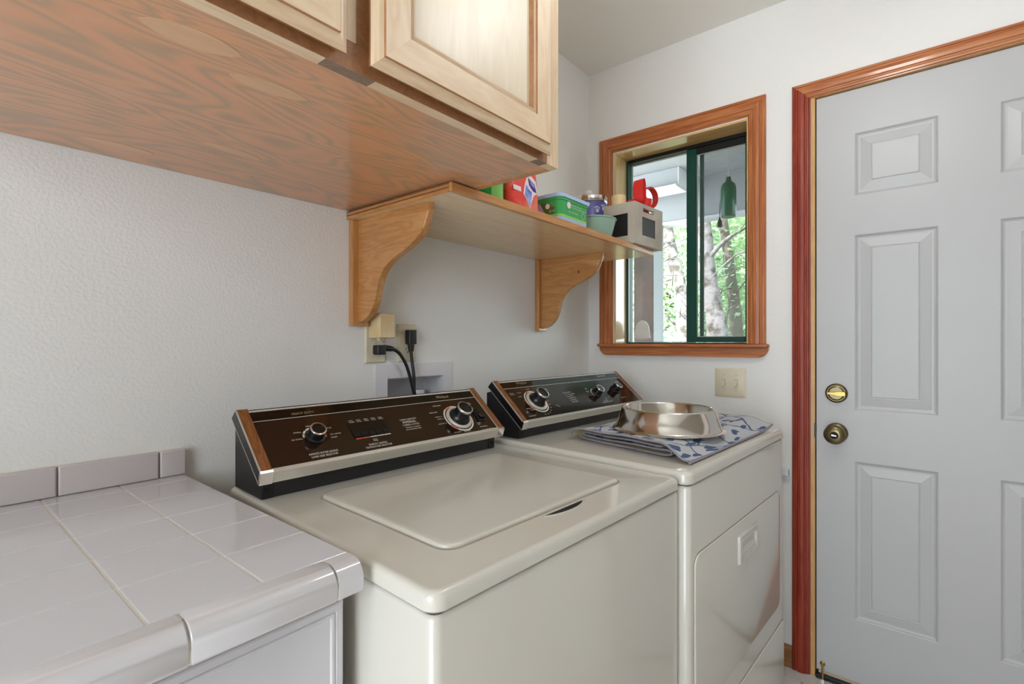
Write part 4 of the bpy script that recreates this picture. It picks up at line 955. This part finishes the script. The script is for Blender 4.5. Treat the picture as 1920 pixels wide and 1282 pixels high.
# red detergent pouch
rp = thing('detergent_pouch', 'red detergent pouch with a blue swirl at the middle of the shelf', 'detergent', (-.955, -.350, ST))
bm = new(); n_ = 14
L = []
for k, (z, hw, hd) in enumerate(((0, .060, .030), (.01, .064, .034), (.05, .065, .033), (.10, .065, .028), (.15, .064, .018), (.185, .063, .004), (.20, .063, .002))):
    L.append((-.9510-hw, -.9510+hw, -.352-hd, -.352+hd, min(hd*.9, .02), ST+z))
stack(bm, L, 5); finish('pouch_body', bm, 'pouch_red', rp, True, 50)
def pfront(x, z):
    t_ = [(0, .030), (.01, .034), (.05, .033), (.10, .028), (.15, .018), (.2, .002)]
    hd = t_[-1][1]
    for (a, b), (c, d) in zip(t_, t_[1:]):
        if a <= z <= c: hd = b+(d-b)*(z-a)/(c-a); break
    return -.352-hd-.0006
def decal(nm, pts, m, off=0.):
    bm = new(); bm.faces.new([bm.verts.new((x, pfront(x, z)-off, ST+z)) for x, z in pts]); r = bmesh.ops.extrude_face_region(bm, geom=bm.faces[:])
    for v in [g_ for g_ in r['geom'] if isinstance(g_, bmesh.types.BMVert)]: v.co.y -= .0005
    finish(nm, bm, m, rp, True)
decal('pouch_strip', [(-1.008, .049), (-.975, .049), (-.975, .062), (-1.008, .062)], 'pouch_white')
decal('pouch_badge', [(-1.008+.03*math.cos(a), .092+.016*math.sin(a)) for a in [math.pi*2*k/16 for k in range(16)]], 'pouch_white')
decal('pouch_swirl_edge', [(-.966, .046), (-.955, .078), (-.942, .100), (-.925, .104), (-.905, .094), (-.900, .06), (-.918, .050), (-.930, .028), (-.938, .010), (-.950, .030)], 'pouch_white')
decal('pouch_swirl', [(-.960, .046), (-.950, .074), (-.940, .062), (-.928, .058), (-.932, .030), (-.938, .014), (-.948, .032)], 'pouch_blue', .0007)
decal('pouch_pod', [(-.940, .096), (-.912, .082), (-.906, .060), (-.920, .062), (-.937, .076)], 'pouch_navy', .0007)
decal('pouch_pod_shine', [(-.932, .088), (-.914, .079), (-.913, .071), (-.930, .079)], 'pouch_blue', .0014)
rp.location.x -= .029; gb.location.x -= .040; bt.location.x -= .036
# green tub with pale blue lid
tb = thing('green_tub', 'green plastic tub with a pale blue lid beside the sage bowl', 'tub', (-.745, -.335, ST))
x0, x1, y0, y1 = -.8330, -.6680, -.3975, -.2350
H = .078
bm = new(); stack(bm, [(x0+.006, x1-.006, y0+.006, y1-.006, .016, ST), (x0+.003, x1-.003, y0+.003, y1-.003, .018, ST+.004), (x0+.0025, x1-.0025, y0+.0025, y1-.0025, .018, ST+.0185)], 6); finish('tub_base', bm, 'tub_blue', tb, True, 40)
bm = new(); stack(bm, [(x0+.0022, x1-.0022, y0+.0022, y1-.0022, .018, ST+.0187), (x0+.0022, x1-.0022, y0+.0022, y1-.0022, .018, ST+.0250)], 6); finish('tub_stripe', bm, 'tub_lime', tb, True, 40)
bm = new(); stack(bm, [(x0+.002, x1-.002, y0+.002, y1-.002, .018, ST+.0252), (x0, x1, y0, y1, .02, ST+.066), (x0-.002, x1+.002, y0-.002, y1+.002, .02, ST+.067), (x0-.002, x1+.002, y0-.002, y1+.002, .02, ST+.0745)], 6); tbb = finish('tub_body', bm, 'tub_green', tb, True, 40)
bm = new(); stack(bm, [(x0-.005, x1+.005, y0-.005, y1+.005, .022, ST+.0747), (x0-.006, x1+.006, y0-.006, y1+.006, .022, ST+.0800), (x0-.006, x1+.006, y0-.006, y1+.006, .022, ST+.0845), (x0-.003, x1+.003, y0-.003, y1+.003, .02, ST+.0865), (x0+.006, x1-.006, y0+.006, y1-.006, .016, ST+.0865), (x0+.009, x1-.009, y0+.009, y1-.009, .014, ST+.0835)], 6); finish('tub_lid', bm, 'tub_blue', tb, True, 40)
bm = new(); tf = lambda x, z: (x, y0+.0012-.0009*(z-.025)/.04-.0010, ST+z)
arc_band(bm, tf, -.7880, .0560, 0.0, .0105, 0, 360, 24, 0)
text(bm, 'plant based', -.772, -.716, .0590, .0050, tf); text(bm, 'laundry detergent', -.772, -.690, .0520, .0050, tf); text(bm, 'free and clear', -.790, -.735, .0375, .0042, tf)
arc_band(bm, tf, -.7060, .0370, .0085, .0098, 0, 360, 24, 0)
finish('front_label', bm, 'pouch_white', tbb, True, recalc=False)
bm = new(); ts_ = lambda y, z: (x0+.0002-.001*(z-.025)/.04+.0003, y, ST+z)
bm.faces.new([bm.verts.new(ts_(y, z)) for y, z in ((-.375, .028), (-.345, .028), (-.325, .064), (-.375, .050))]).material_index = 0
bm.faces.new([bm.verts.new(ts_(y, z)) for y, z in ((-.342, .028), (-.290, .028), (-.290, .062), (-.322, .064))]).material_index = 1
tside = lambda u, z: (x0-.0012, u, ST+z)
text(bm, '32', -.358, -.366, .034, .007, tside, 2); text(bm, 'LOADS', -.369, -.378, .034, .006, tside, 2); arc_band(bm, tside, -.352, .050, 0, .008, 0, 360, 16, 2); text(bm, 'fresh', -.362, -.378, .050, .005, tside, 3)
finish('side_label', bm, ['tub_olive', 'tub_pink', 'pouch_white', 'tub_orange'], tbb, True, recalc=False)
# sage bowl
bm = new(); lathe(bm, [(.0001, 0), (.058, 0), (.062, .002), (.0785, .066), (.0810, .067), (.0822, .0695), (.0815, .0715), (.0795, .0718), (.0765, .0695), (.059, .006), (.0001, .005)], 56, lambda x, y, z: (x, y, z))
finish('sage_bowl', bm, 'sage', None, False, 40, label='sage green bowl between the green tub and grey crate', cat='bowl', loc=(-.5190, -.3240, ST))
# blue canister
cn = thing('blue_canister', 'blue canister with silver lid and white knob behind the sage bowl', 'canister', (-.3300, -.1950, ST))
bm = new(); lathe(bm, [(.066, 0), (.070, .003), (.070, .190), (.068, .194)], 48); finish('canister_body', bm, 'can_blue', cn, False, 50)
bm = new(); lathe(bm, [(.0715, .188), (.0725, .190), (.0725, .208), (.070, .213), (.055, .216), (.0001, .218)], 48); cl = finish('canister_lid', bm, 'stainless', cn, False, 50)
bm = new(); lathe(bm, [(.014, .2185), (.014, .240), (.012, .244), (.0001, .245)], 24); finish('lid_knob', bm, 'white_plastic', cl, False, 40)
bm = new()
for a, z in ((205, .165), (212, .085), (238, .150), (250, .075), (190, .120), (262, .16)):
    ar = math.radians(a)
    for da, dz, rr in ((0, 0, .008), (-7, .011, .0035), (-2.5, .014, .0035), (3, .014, .0035), (7.5, .010, .0035)):
        aa = ar+math.radians(da); c0 = Vector((.0706*math.cos(aa), .0706*math.sin(aa), z+dz)); tn = Vector((-math.sin(aa), math.cos(aa), 0))
        bm.faces.new([bm.verts.new(c0+tn*rr*math.cos(2*math.pi*k/10)+Vector((0, 0, rr*math.sin(2*math.pi*k/10)))) for k in range(10)])
finish('paw_print', bm, 'can_lilac', cn, recalc=False)
# grey crate (rotated a little, overhanging the shelf end)
cr = thing('grey_crate', 'weathered grey wooden crate at the window end of the shelf', 'crate', (-.3976, -.4236, ST), math.radians(-3.8))
cwid, cdep, ch = .2145, .1300, .1510; th = .010
def crate_face(nm, w_, h_, holes, fn, kids=None):
    """board with rectangular holes: built from cells"""
    us = sorted({0, w_, *[q for hh in holes for q in hh[:2]]}); vs = sorted({0, h_, *[q for hh in holes for q in hh[2:]]})
    bm = new()
    for a, b in zip(us, us[1:]):
        for c, d in zip(vs, vs[1:]):
            if any(hh[0] <= (a+b)/2 <= hh[1] and hh[2] <= (c+d)/2 <= hh[3] for hh in holes): continue
            P0 = fn(a, c, 0); P1 = fn(b, d, th); box(bm, min(P0[0], P1[0]), max(P0[0], P1[0]), min(P0[1], P1[1]), max(P0[1], P1[1]), min(P0[2], P1[2]), max(P0[2], P1[2]))
    return finish(nm, bm, 'crate_grey', cr)
fr_ = crate_face('front_board', cwid, ch, [(.055, .160, .036, .104), (.062, .150, .123, .137)], lambda u, v, w: (u, w, v))
bk_ = crate_face('back_board', cwid, ch, [], lambda u, v, w: (u, cdep-w, v))
ls_ = crate_face('side_board', cdep-2*th, ch, [(.018, cdep-2*th-.012, .030, .112)], lambda u, v, w: (w, th+u, v))
crate_face('side_board', cdep-2*th, ch, [(.018, cdep-2*th-.018, .030, .112)], lambda u, v, w: (cwid-w, th+u, v))
bm = new(); box(bm, th+.0003, cwid-th-.0003, th+.0003, cdep-th-.0003, 0.0002, .008); finish('bottom_board', bm, 'crate_grey', cr)
bm = new(); box(bm, .0552, .1598, .0030, .0055, .0362, .1038); finish('chalk_panel', bm, 'chalkboard', cr)
bm = new(); box(bm, .0040, .0070, th+.0185, cdep-th-.0125, .0305, .1115); finish('side_panel', bm, 'crate_black', cr)
def CR(x, y, z): return Vector((-.3976, -.4236, ST)) + Matrix.Rotation(math.radians(-3.8), 4, 'Z') @ Vector((x, y, z))
# cream paper roll
bm = new(); lathe(bm, [(.0001, 0), (.027, 0), (.0275, .002), (.0275, .183), (.026, .1845), (.013, .1845), (.012, .178), (.0001, .178)], 32)
finish('paper_roll', bm, 'tape_cream', None, False, 40, label='cream paper roll standing in the grey crate', cat='roll', loc=CR(.0420, .0905, .0085))
# red webbing strap : band swept along a looping path
stp_ = thing('red_strap', 'red webbing strap looped on top of the grey crate', 'strap', CR(.11, .06, .009))
def band(nm, path, width, th_, m='strap_red', par=stp_, axis=None):
    """path: list of (pos, width direction)"""
    bm = new(); R_ = []
    for i, (p, wd) in enumerate(path):
        p = Vector(p); wd = Vector(wd).normalized(); d = (Vector(path[min(i+1, len(path)-1)][0])-Vector(path[max(i-1, 0)][0])).normalized(); nn = d.cross(wd).normalized()
        R_.append([bm.verts.new(CR(*(p+wd*width/2*a+nn*th_/2*b))) for a, b in ((-1, -1), (1, -1), (1, 1), (-1, 1))])
    for a, b in zip(R_, R_[1:]):
        for k in range(4): bm.faces.new((a[k], a[(k+1) % 4], b[(k+1) % 4], b[k]))
    bm.faces.new(R_[0][::-1]); bm.faces.new(R_[-1])
    return finish(nm, bm, m, par, True, 30)
def loop(cx, cy, cz, rx, rz, tilt, wd, a0, a1, n=28, drift=0.):
    out = []
    for k in range(n+1):
        a = math.radians(a0+(a1-a0)*k/n); x = rx*math.cos(a); z = rz*math.sin(a)
        d = Vector((math.cos(tilt), math.sin(tilt), 0)); out.append((Vector((cx, cy, cz))+d*x+Vector((0, 0, z))+Vector(wd)*drift*k/n, wd))
    return out
RV = (.47, -.88, 0)
band('strap_loop', loop(.098, .036, .2080, .019, .047, math.radians(8), (.20, -.95, .12), -100, 255, 32, .003), .038, .0024)
band('strap_loop', loop(.190, .046, .2080, .032, .041, math.radians(-28), (.47, .88, .12), -95, 255, 36, .003), .034, .0030)
band('strap_wrap', [(Vector((.128, .050, .172))+Vector(RV)*.042*math.cos(a)+Vector((.88, .47, 0))*.020*math.sin(a), (.05, .0, 1)) for a in [math.radians(-200+9*k) for k in range(26)]], .036, .0024)
band('strap_wrap', [((.100, .032, .190), (.25, -.3, 1)), ((.125, .030, .184), (.3, -.3, 1)), ((.150, .034, .172), (.4, -.3, 1)), ((.175, .040, .164), (.6, -.2, 1)), ((.190, .048, .166), (.9, .3, .6))], .034, .0024)
band('strap_coil', loop(.052, .040, .146, .026, .020, math.radians(-40), (.86, .50, .02), -20, 200, 20), .034, .0024)
band('strap_tail', [((.052, .060, .020), (0, 1, 0)), ((.075, .058, .060), (0, 1, 0)), ((.105, .055, .110), (0, 1, 0)), ((.120, .052, .150), (.2, 1, .1)), ((.125, .050, .170), (.2, 1, .1))], .036, .0024)
band('strap_tail', loop(.106, .040, .124, .050, .026, 0., (0, 1, .05), -10, 330, 28), .036, .0024)
band('strap_tail', loop(.106, .022, .122, .046, .020, 0., (0, .2, 1), 0, 180, 18), .030, .0024)

# ================================================================== OUTDOORS
gr = finish('ground', box(new(), .16, 30, -14, 18, -.5, -.28), 'ground', label='leafy ground outside the window', kind='structure')
pf = finish('porch_floor', box(new(), .16, 1.75, -3.2, 3.5, -.2795, -.06), 'outdoor_grey', label='grey porch floor outside the door', kind='structure')
pc = thing('porch_roof', 'grey porch roof seen through the upper window', loc=(.9, .4, 2.36), kind='structure')
part('porch_ceiling', 'outdoor_grey', pc, .16, 1.75, -3.2, 3.5, 2.36, 2.42)
for k in range(9): part('ceiling_board', 'outdoor_grey', pc, .165+.175*k, .165+.175*k+.168, -3.2, 3.5, 2.350, 2.3598, bev=.003, seg=1)
part('header_beam', 'outdoor_grey', pc, 1.50, 1.60, -3.2, 3.5, 2.066, 2.3495)
part('beam_trim', 'outdoor_white', pc, 1.492, 1.61, -3.2, 3.5, 2.048, 2.0657)
bm = new(); prism(bm, [(.17, 2.3495), (1.4995, 2.3495), (1.4995, 2.08)], lambda u, v, w: (u, w, v), -.62, -.585); finish('brace_board', bm, 'trim_grey', pc, True)
lb = thing('porch_box_beam', 'white-ended grey box beam under the porch ceiling in the left pane', 'beam', (1.05, .1, 2.2))  # box beam with a white end, no lamp
part('box_beam_body', 'outdoor_grey', lb, 1.20, 1.355, .034, .62, 2.232, 2.349, bev=.003)
part('box_beam_end', 'outdoor_white', lb, 1.198, 1.357, .026, .0338, 2.228, 2.349, bev=.001)
part('box_beam_underside', 'outdoor_white', lb, 1.16, 1.355, .030, .62, 2.214, 2.2275, bev=.003)
pp = thing('porch_post', 'weathered brown porch post in the left pane', 'post', (1.55, .41, -.06))
part('post_shaft', 'post_brown', pp, 1.50, 1.60, .335, .492, -.0595, 2.047, bev=.004)
part('post_trim', 'trim_grey', pp, 1.50, 1.53, .268, .334, -.0595, 2.047, bev=.002)
# hanging feeder
hf = thing('hanging_feeder', 'dark green bottle feeder hanging under the porch roof', 'bird feeder', (.80, -.40, 1.83))
bm = new(); lathe(bm, [(.0001, 1.865), (.036, 1.866), (.040, 1.872), (.040, 2.02), (.034, 2.045), (.015, 2.062), (.012, 2.085), (.0001, 2.086)], 28, lambda x, y, z: (.80+x, -.4015+y, z)); finish('feeder_bottle', bm, 'feeder_green', hf, True, 50)
bm = new(); tube(bm, [(.80, -.4015, 2.0865), (.80, -.4015, 2.3495)], .0018, 6); finish('hang_wire', bm, 'brushed_trim', hf, True)
bm = new(); tube(bm, spline([(.775, -.3640, 1.95), (.772, -.3640, 1.90), (.772, -.3640, 1.866)], 4), .0018, 6); finish('cord', bm, 'rubber_dark', hf, True)
bm = new(); lathe(bm, [(.0001, 1.812), (.012, 1.813), (.0135, 1.822), (.012, 1.840), (.006, 1.852), (.004, 1.8658)], 16, lambda x, y, z: (.772+x, -.3640+y, z)); finish('cord_weight', bm, 'rubber_dark', hf, True, 50)

def leaves(bm, centre, spread, n, size):
    for _ in range(n):
        while True:
            p = Vector((random.uniform(-1, 1), random.uniform(-1, 1), random.uniform(-1, 1)))
            if p.length < 1: break
        p = Vector((centre[0]+p.x*spread[0], centre[1]+p.y*spread[1], centre[2]+p.z*spread[2]))
        if p.z < -.2: p.z = -.2+random.random()*.2
        a = Vector((random.gauss(0, 1), random.gauss(0, 1), random.gauss(0, .5))).normalized(); b = a.cross(Vector((random.gauss(0, 1), random.gauss(0, 1), random.gauss(0, 1)))).normalized()
        s = size*random.uniform(.5, 1.3)
        bm.faces.new([bm.verts.new(p+a*s), bm.verts.new(p+b*s*.45), bm.verts.new(p-a*s), bm.verts.new(p-b*s*.45)])
def tree(label, trunk_pts, rads, branches, blobs, bark, leafm, size=.07):
    r = thing('tree', label, 'tree', (trunk_pts[0][0], trunk_pts[0][1], -.28), group='trees outside the window')
    sp = spline(trunk_pts, 6); rr = []
    for i in range(len(sp)):
        q = i/(len(sp)-1)*(len(rads)-1); k = min(int(q), len(rads)-2); rr.append((rads[k]+(rads[k+1]-rads[k])*(q-k))*random.uniform(.93, 1.08))
    bm = new(); tube(bm, sp, rr, 12); finish('trunk', bm, bark, r, True, 60)
    for b in branches:
        bm = new(); s2 = spline(b[0], 5); tube(bm, s2, [b[1]*(1-.75*i/(len(s2)-1)) for i in range(len(s2))], 6); finish('branch', bm, bark, r, True, 60)
    bm = new()
    for c, s, n in blobs: leaves(bm, c, s, n, size)
    o = finish('foliage', bm, leafm, r, True, recalc=False); o['kind'] = 'stuff'
def twigs(c, n, ln, rad):
    out = []
    for _ in range(n):
        a = Vector((c[0]+random.uniform(-.15, .15), c[1]+random.uniform(-.3, .3), c[2]+random.uniform(-.7, .7))); d = Vector((random.uniform(-.4, .4), random.uniform(-1, 1), random.uniform(-.5, .7))).normalized()
        e = Vector((random.uniform(-.3, .3), random.uniform(-1, 1), random.uniform(-1, 1)))*.35*ln
        out.append(([a, a+d*ln*.5+e*.3, a+d*ln+e], rad*random.uniform(.6, 1.3)))
    return out
tree('pale mottled tree trunk leaning in the middle of the right pane', [(5, .90, -.29), (5, .94, 1.2), (5.02, 1.02, 1.75), (5, 1.08, 2.15), (5.02, 1.12, 2.7), (5.1, 1.25, 3.6), (5.2, 1.5, 5.0)], [.16, .135, .115, .12, .10, .085, .05],
     [([(5, 1.1, 2.3), (4.9, .8, 2.55), (4.85, .45, 2.7)], .04), ([(5, 1.1, 2.6), (5.1, 1.6, 3.0), (5.2, 2.2, 3.2)], .05)]+twigs((5, .7, 2.2), 6, 1.0, .016), [((5.3, .6, 3.9), (1.0, 1.6, .9), 1500), ((5.6, .3, 2.3), (.4, .5, .7), 260)], 'bark', 'leaf_a')
tree('pale forked tree with bare twigs in the left pane', [(5.6, 1.50, -.29), (5.6, 1.62, 1.4), (5.6, 1.70, 2.1), (5.6, 1.86, 2.8), (5.6, 2.05, 4.4)], [.13, .11, .10, .09, .05],
     [([(5.6, 1.62, 1.3), (5.5, 2.0, 1.8), (5.45, 2.3, 2.5)], .03)]+twigs((5.5, 1.95, 1.9), 18, .8, .013), [((5.9, 2.1, 3.9), (.9, 1.3, .9), 1200), ((5.9, 2.1, .9), (.4, .8, .5), 700)], 'bark', 'leaf_b')
tree('thin dark tree trunk near the right edge of the right pane', [(7.2, 1.20, -.29), (7.2, 1.3, 1.5), (7.2, 1.42, 2.6), (7.3, 1.7, 4.5)], [.12, .10, .09, .05],
     twigs((7.1, 1.3, 2.2), 8, 1.0, .014), [((7.6, 1.1, 2.3), (.7, .9, 1.3), 1500), ((7.6, 1.4, 4.2), (1.1, 1.6, .9), 1200)], 'bark_dark', 'leaf_a')
tree('slender dark tree behind the pale trunks', [(8.0, .85, -.29), (8.0, 1.0, 1.8), (8.0, 1.05, 3.0), (8.1, 1.2, 4.6)], [.09, .08, .07, .04], [], [((8.4, 2.4, 1.8), (.8, 1.6, 1.6), 2600), ((8.4, .2, 2.2), (.8, 1.2, 1.5), 1200)], 'bark_dark', 'leaf_b')
tree('leafy far tree filling the gap beside the porch post', [(10, 3.6, -.29), (10, 3.7, 2), (10, 3.8, 5)], [.14, .12, .06], [], [((10, 3.8, 2.6), (1.2, 2.0, 2.6), 8000), ((10.5, .6, 3.0), (1.2, 2.2, 2.4), 4000)], 'bark_dark', 'leaf_a', .11)
tree('tall pale green tree far back in the left pane', [(13, 5.2, -.29), (13, 5.3, 3), (13, 5.3, 7)], [.16, .14, .08], [], [((13, 5.4, 3.2), (1.6, 2.6, 3.2), 9000)], 'bark_dark', 'leaf_b', .13)
tree('tall bushy tree far back in the right pane', [(13.5, 2.2, -.29), (13.5, 2.3, 3), (13.5, 2.3, 7)], [.16, .14, .08], [], [((13.5, 2.2, 3.2), (1.6, 2.4, 3.2), 8000)], 'bark_dark', 'leaf_a', .13)
tree('tall bushy tree far back beyond the door', [(13.5, -1.5, -.29), (13.5, -1.4, 3), (13.5, -1.4, 7)], [.16, .14, .08], [], [((13.5, -1.4, 3.2), (1.6, 2.4, 3.2), 3000)], 'bark_dark', 'leaf_b', .13)
for i, (x, y, h, lab) in enumerate(((4.6, 1.75, .75, 'low leafy shrub below the left pane'), (5.4, .75, .7, 'low leafy shrub at the foot of the pale trunk'), (6.4, 2.9, .9, 'leafy shrub beyond the porch post'))):
    sb = thing('shrub', lab, 'shrub', (x, y, -.28), group='shrubs outside the window')
    bm = new(); leaves(bm, (x, y, .35), (.5, .6, h), 1100, .055); o = finish('foliage', bm, 'leaf_a' if i % 2 else 'leaf_b', sb, True, recalc=False); o['kind'] = 'stuff'
    bm = new(); tube(bm, [(x, y, -.29), (x, y+.03, .4)], [.03, .015], 8); finish('stem', bm, 'bark_dark', sb, True)
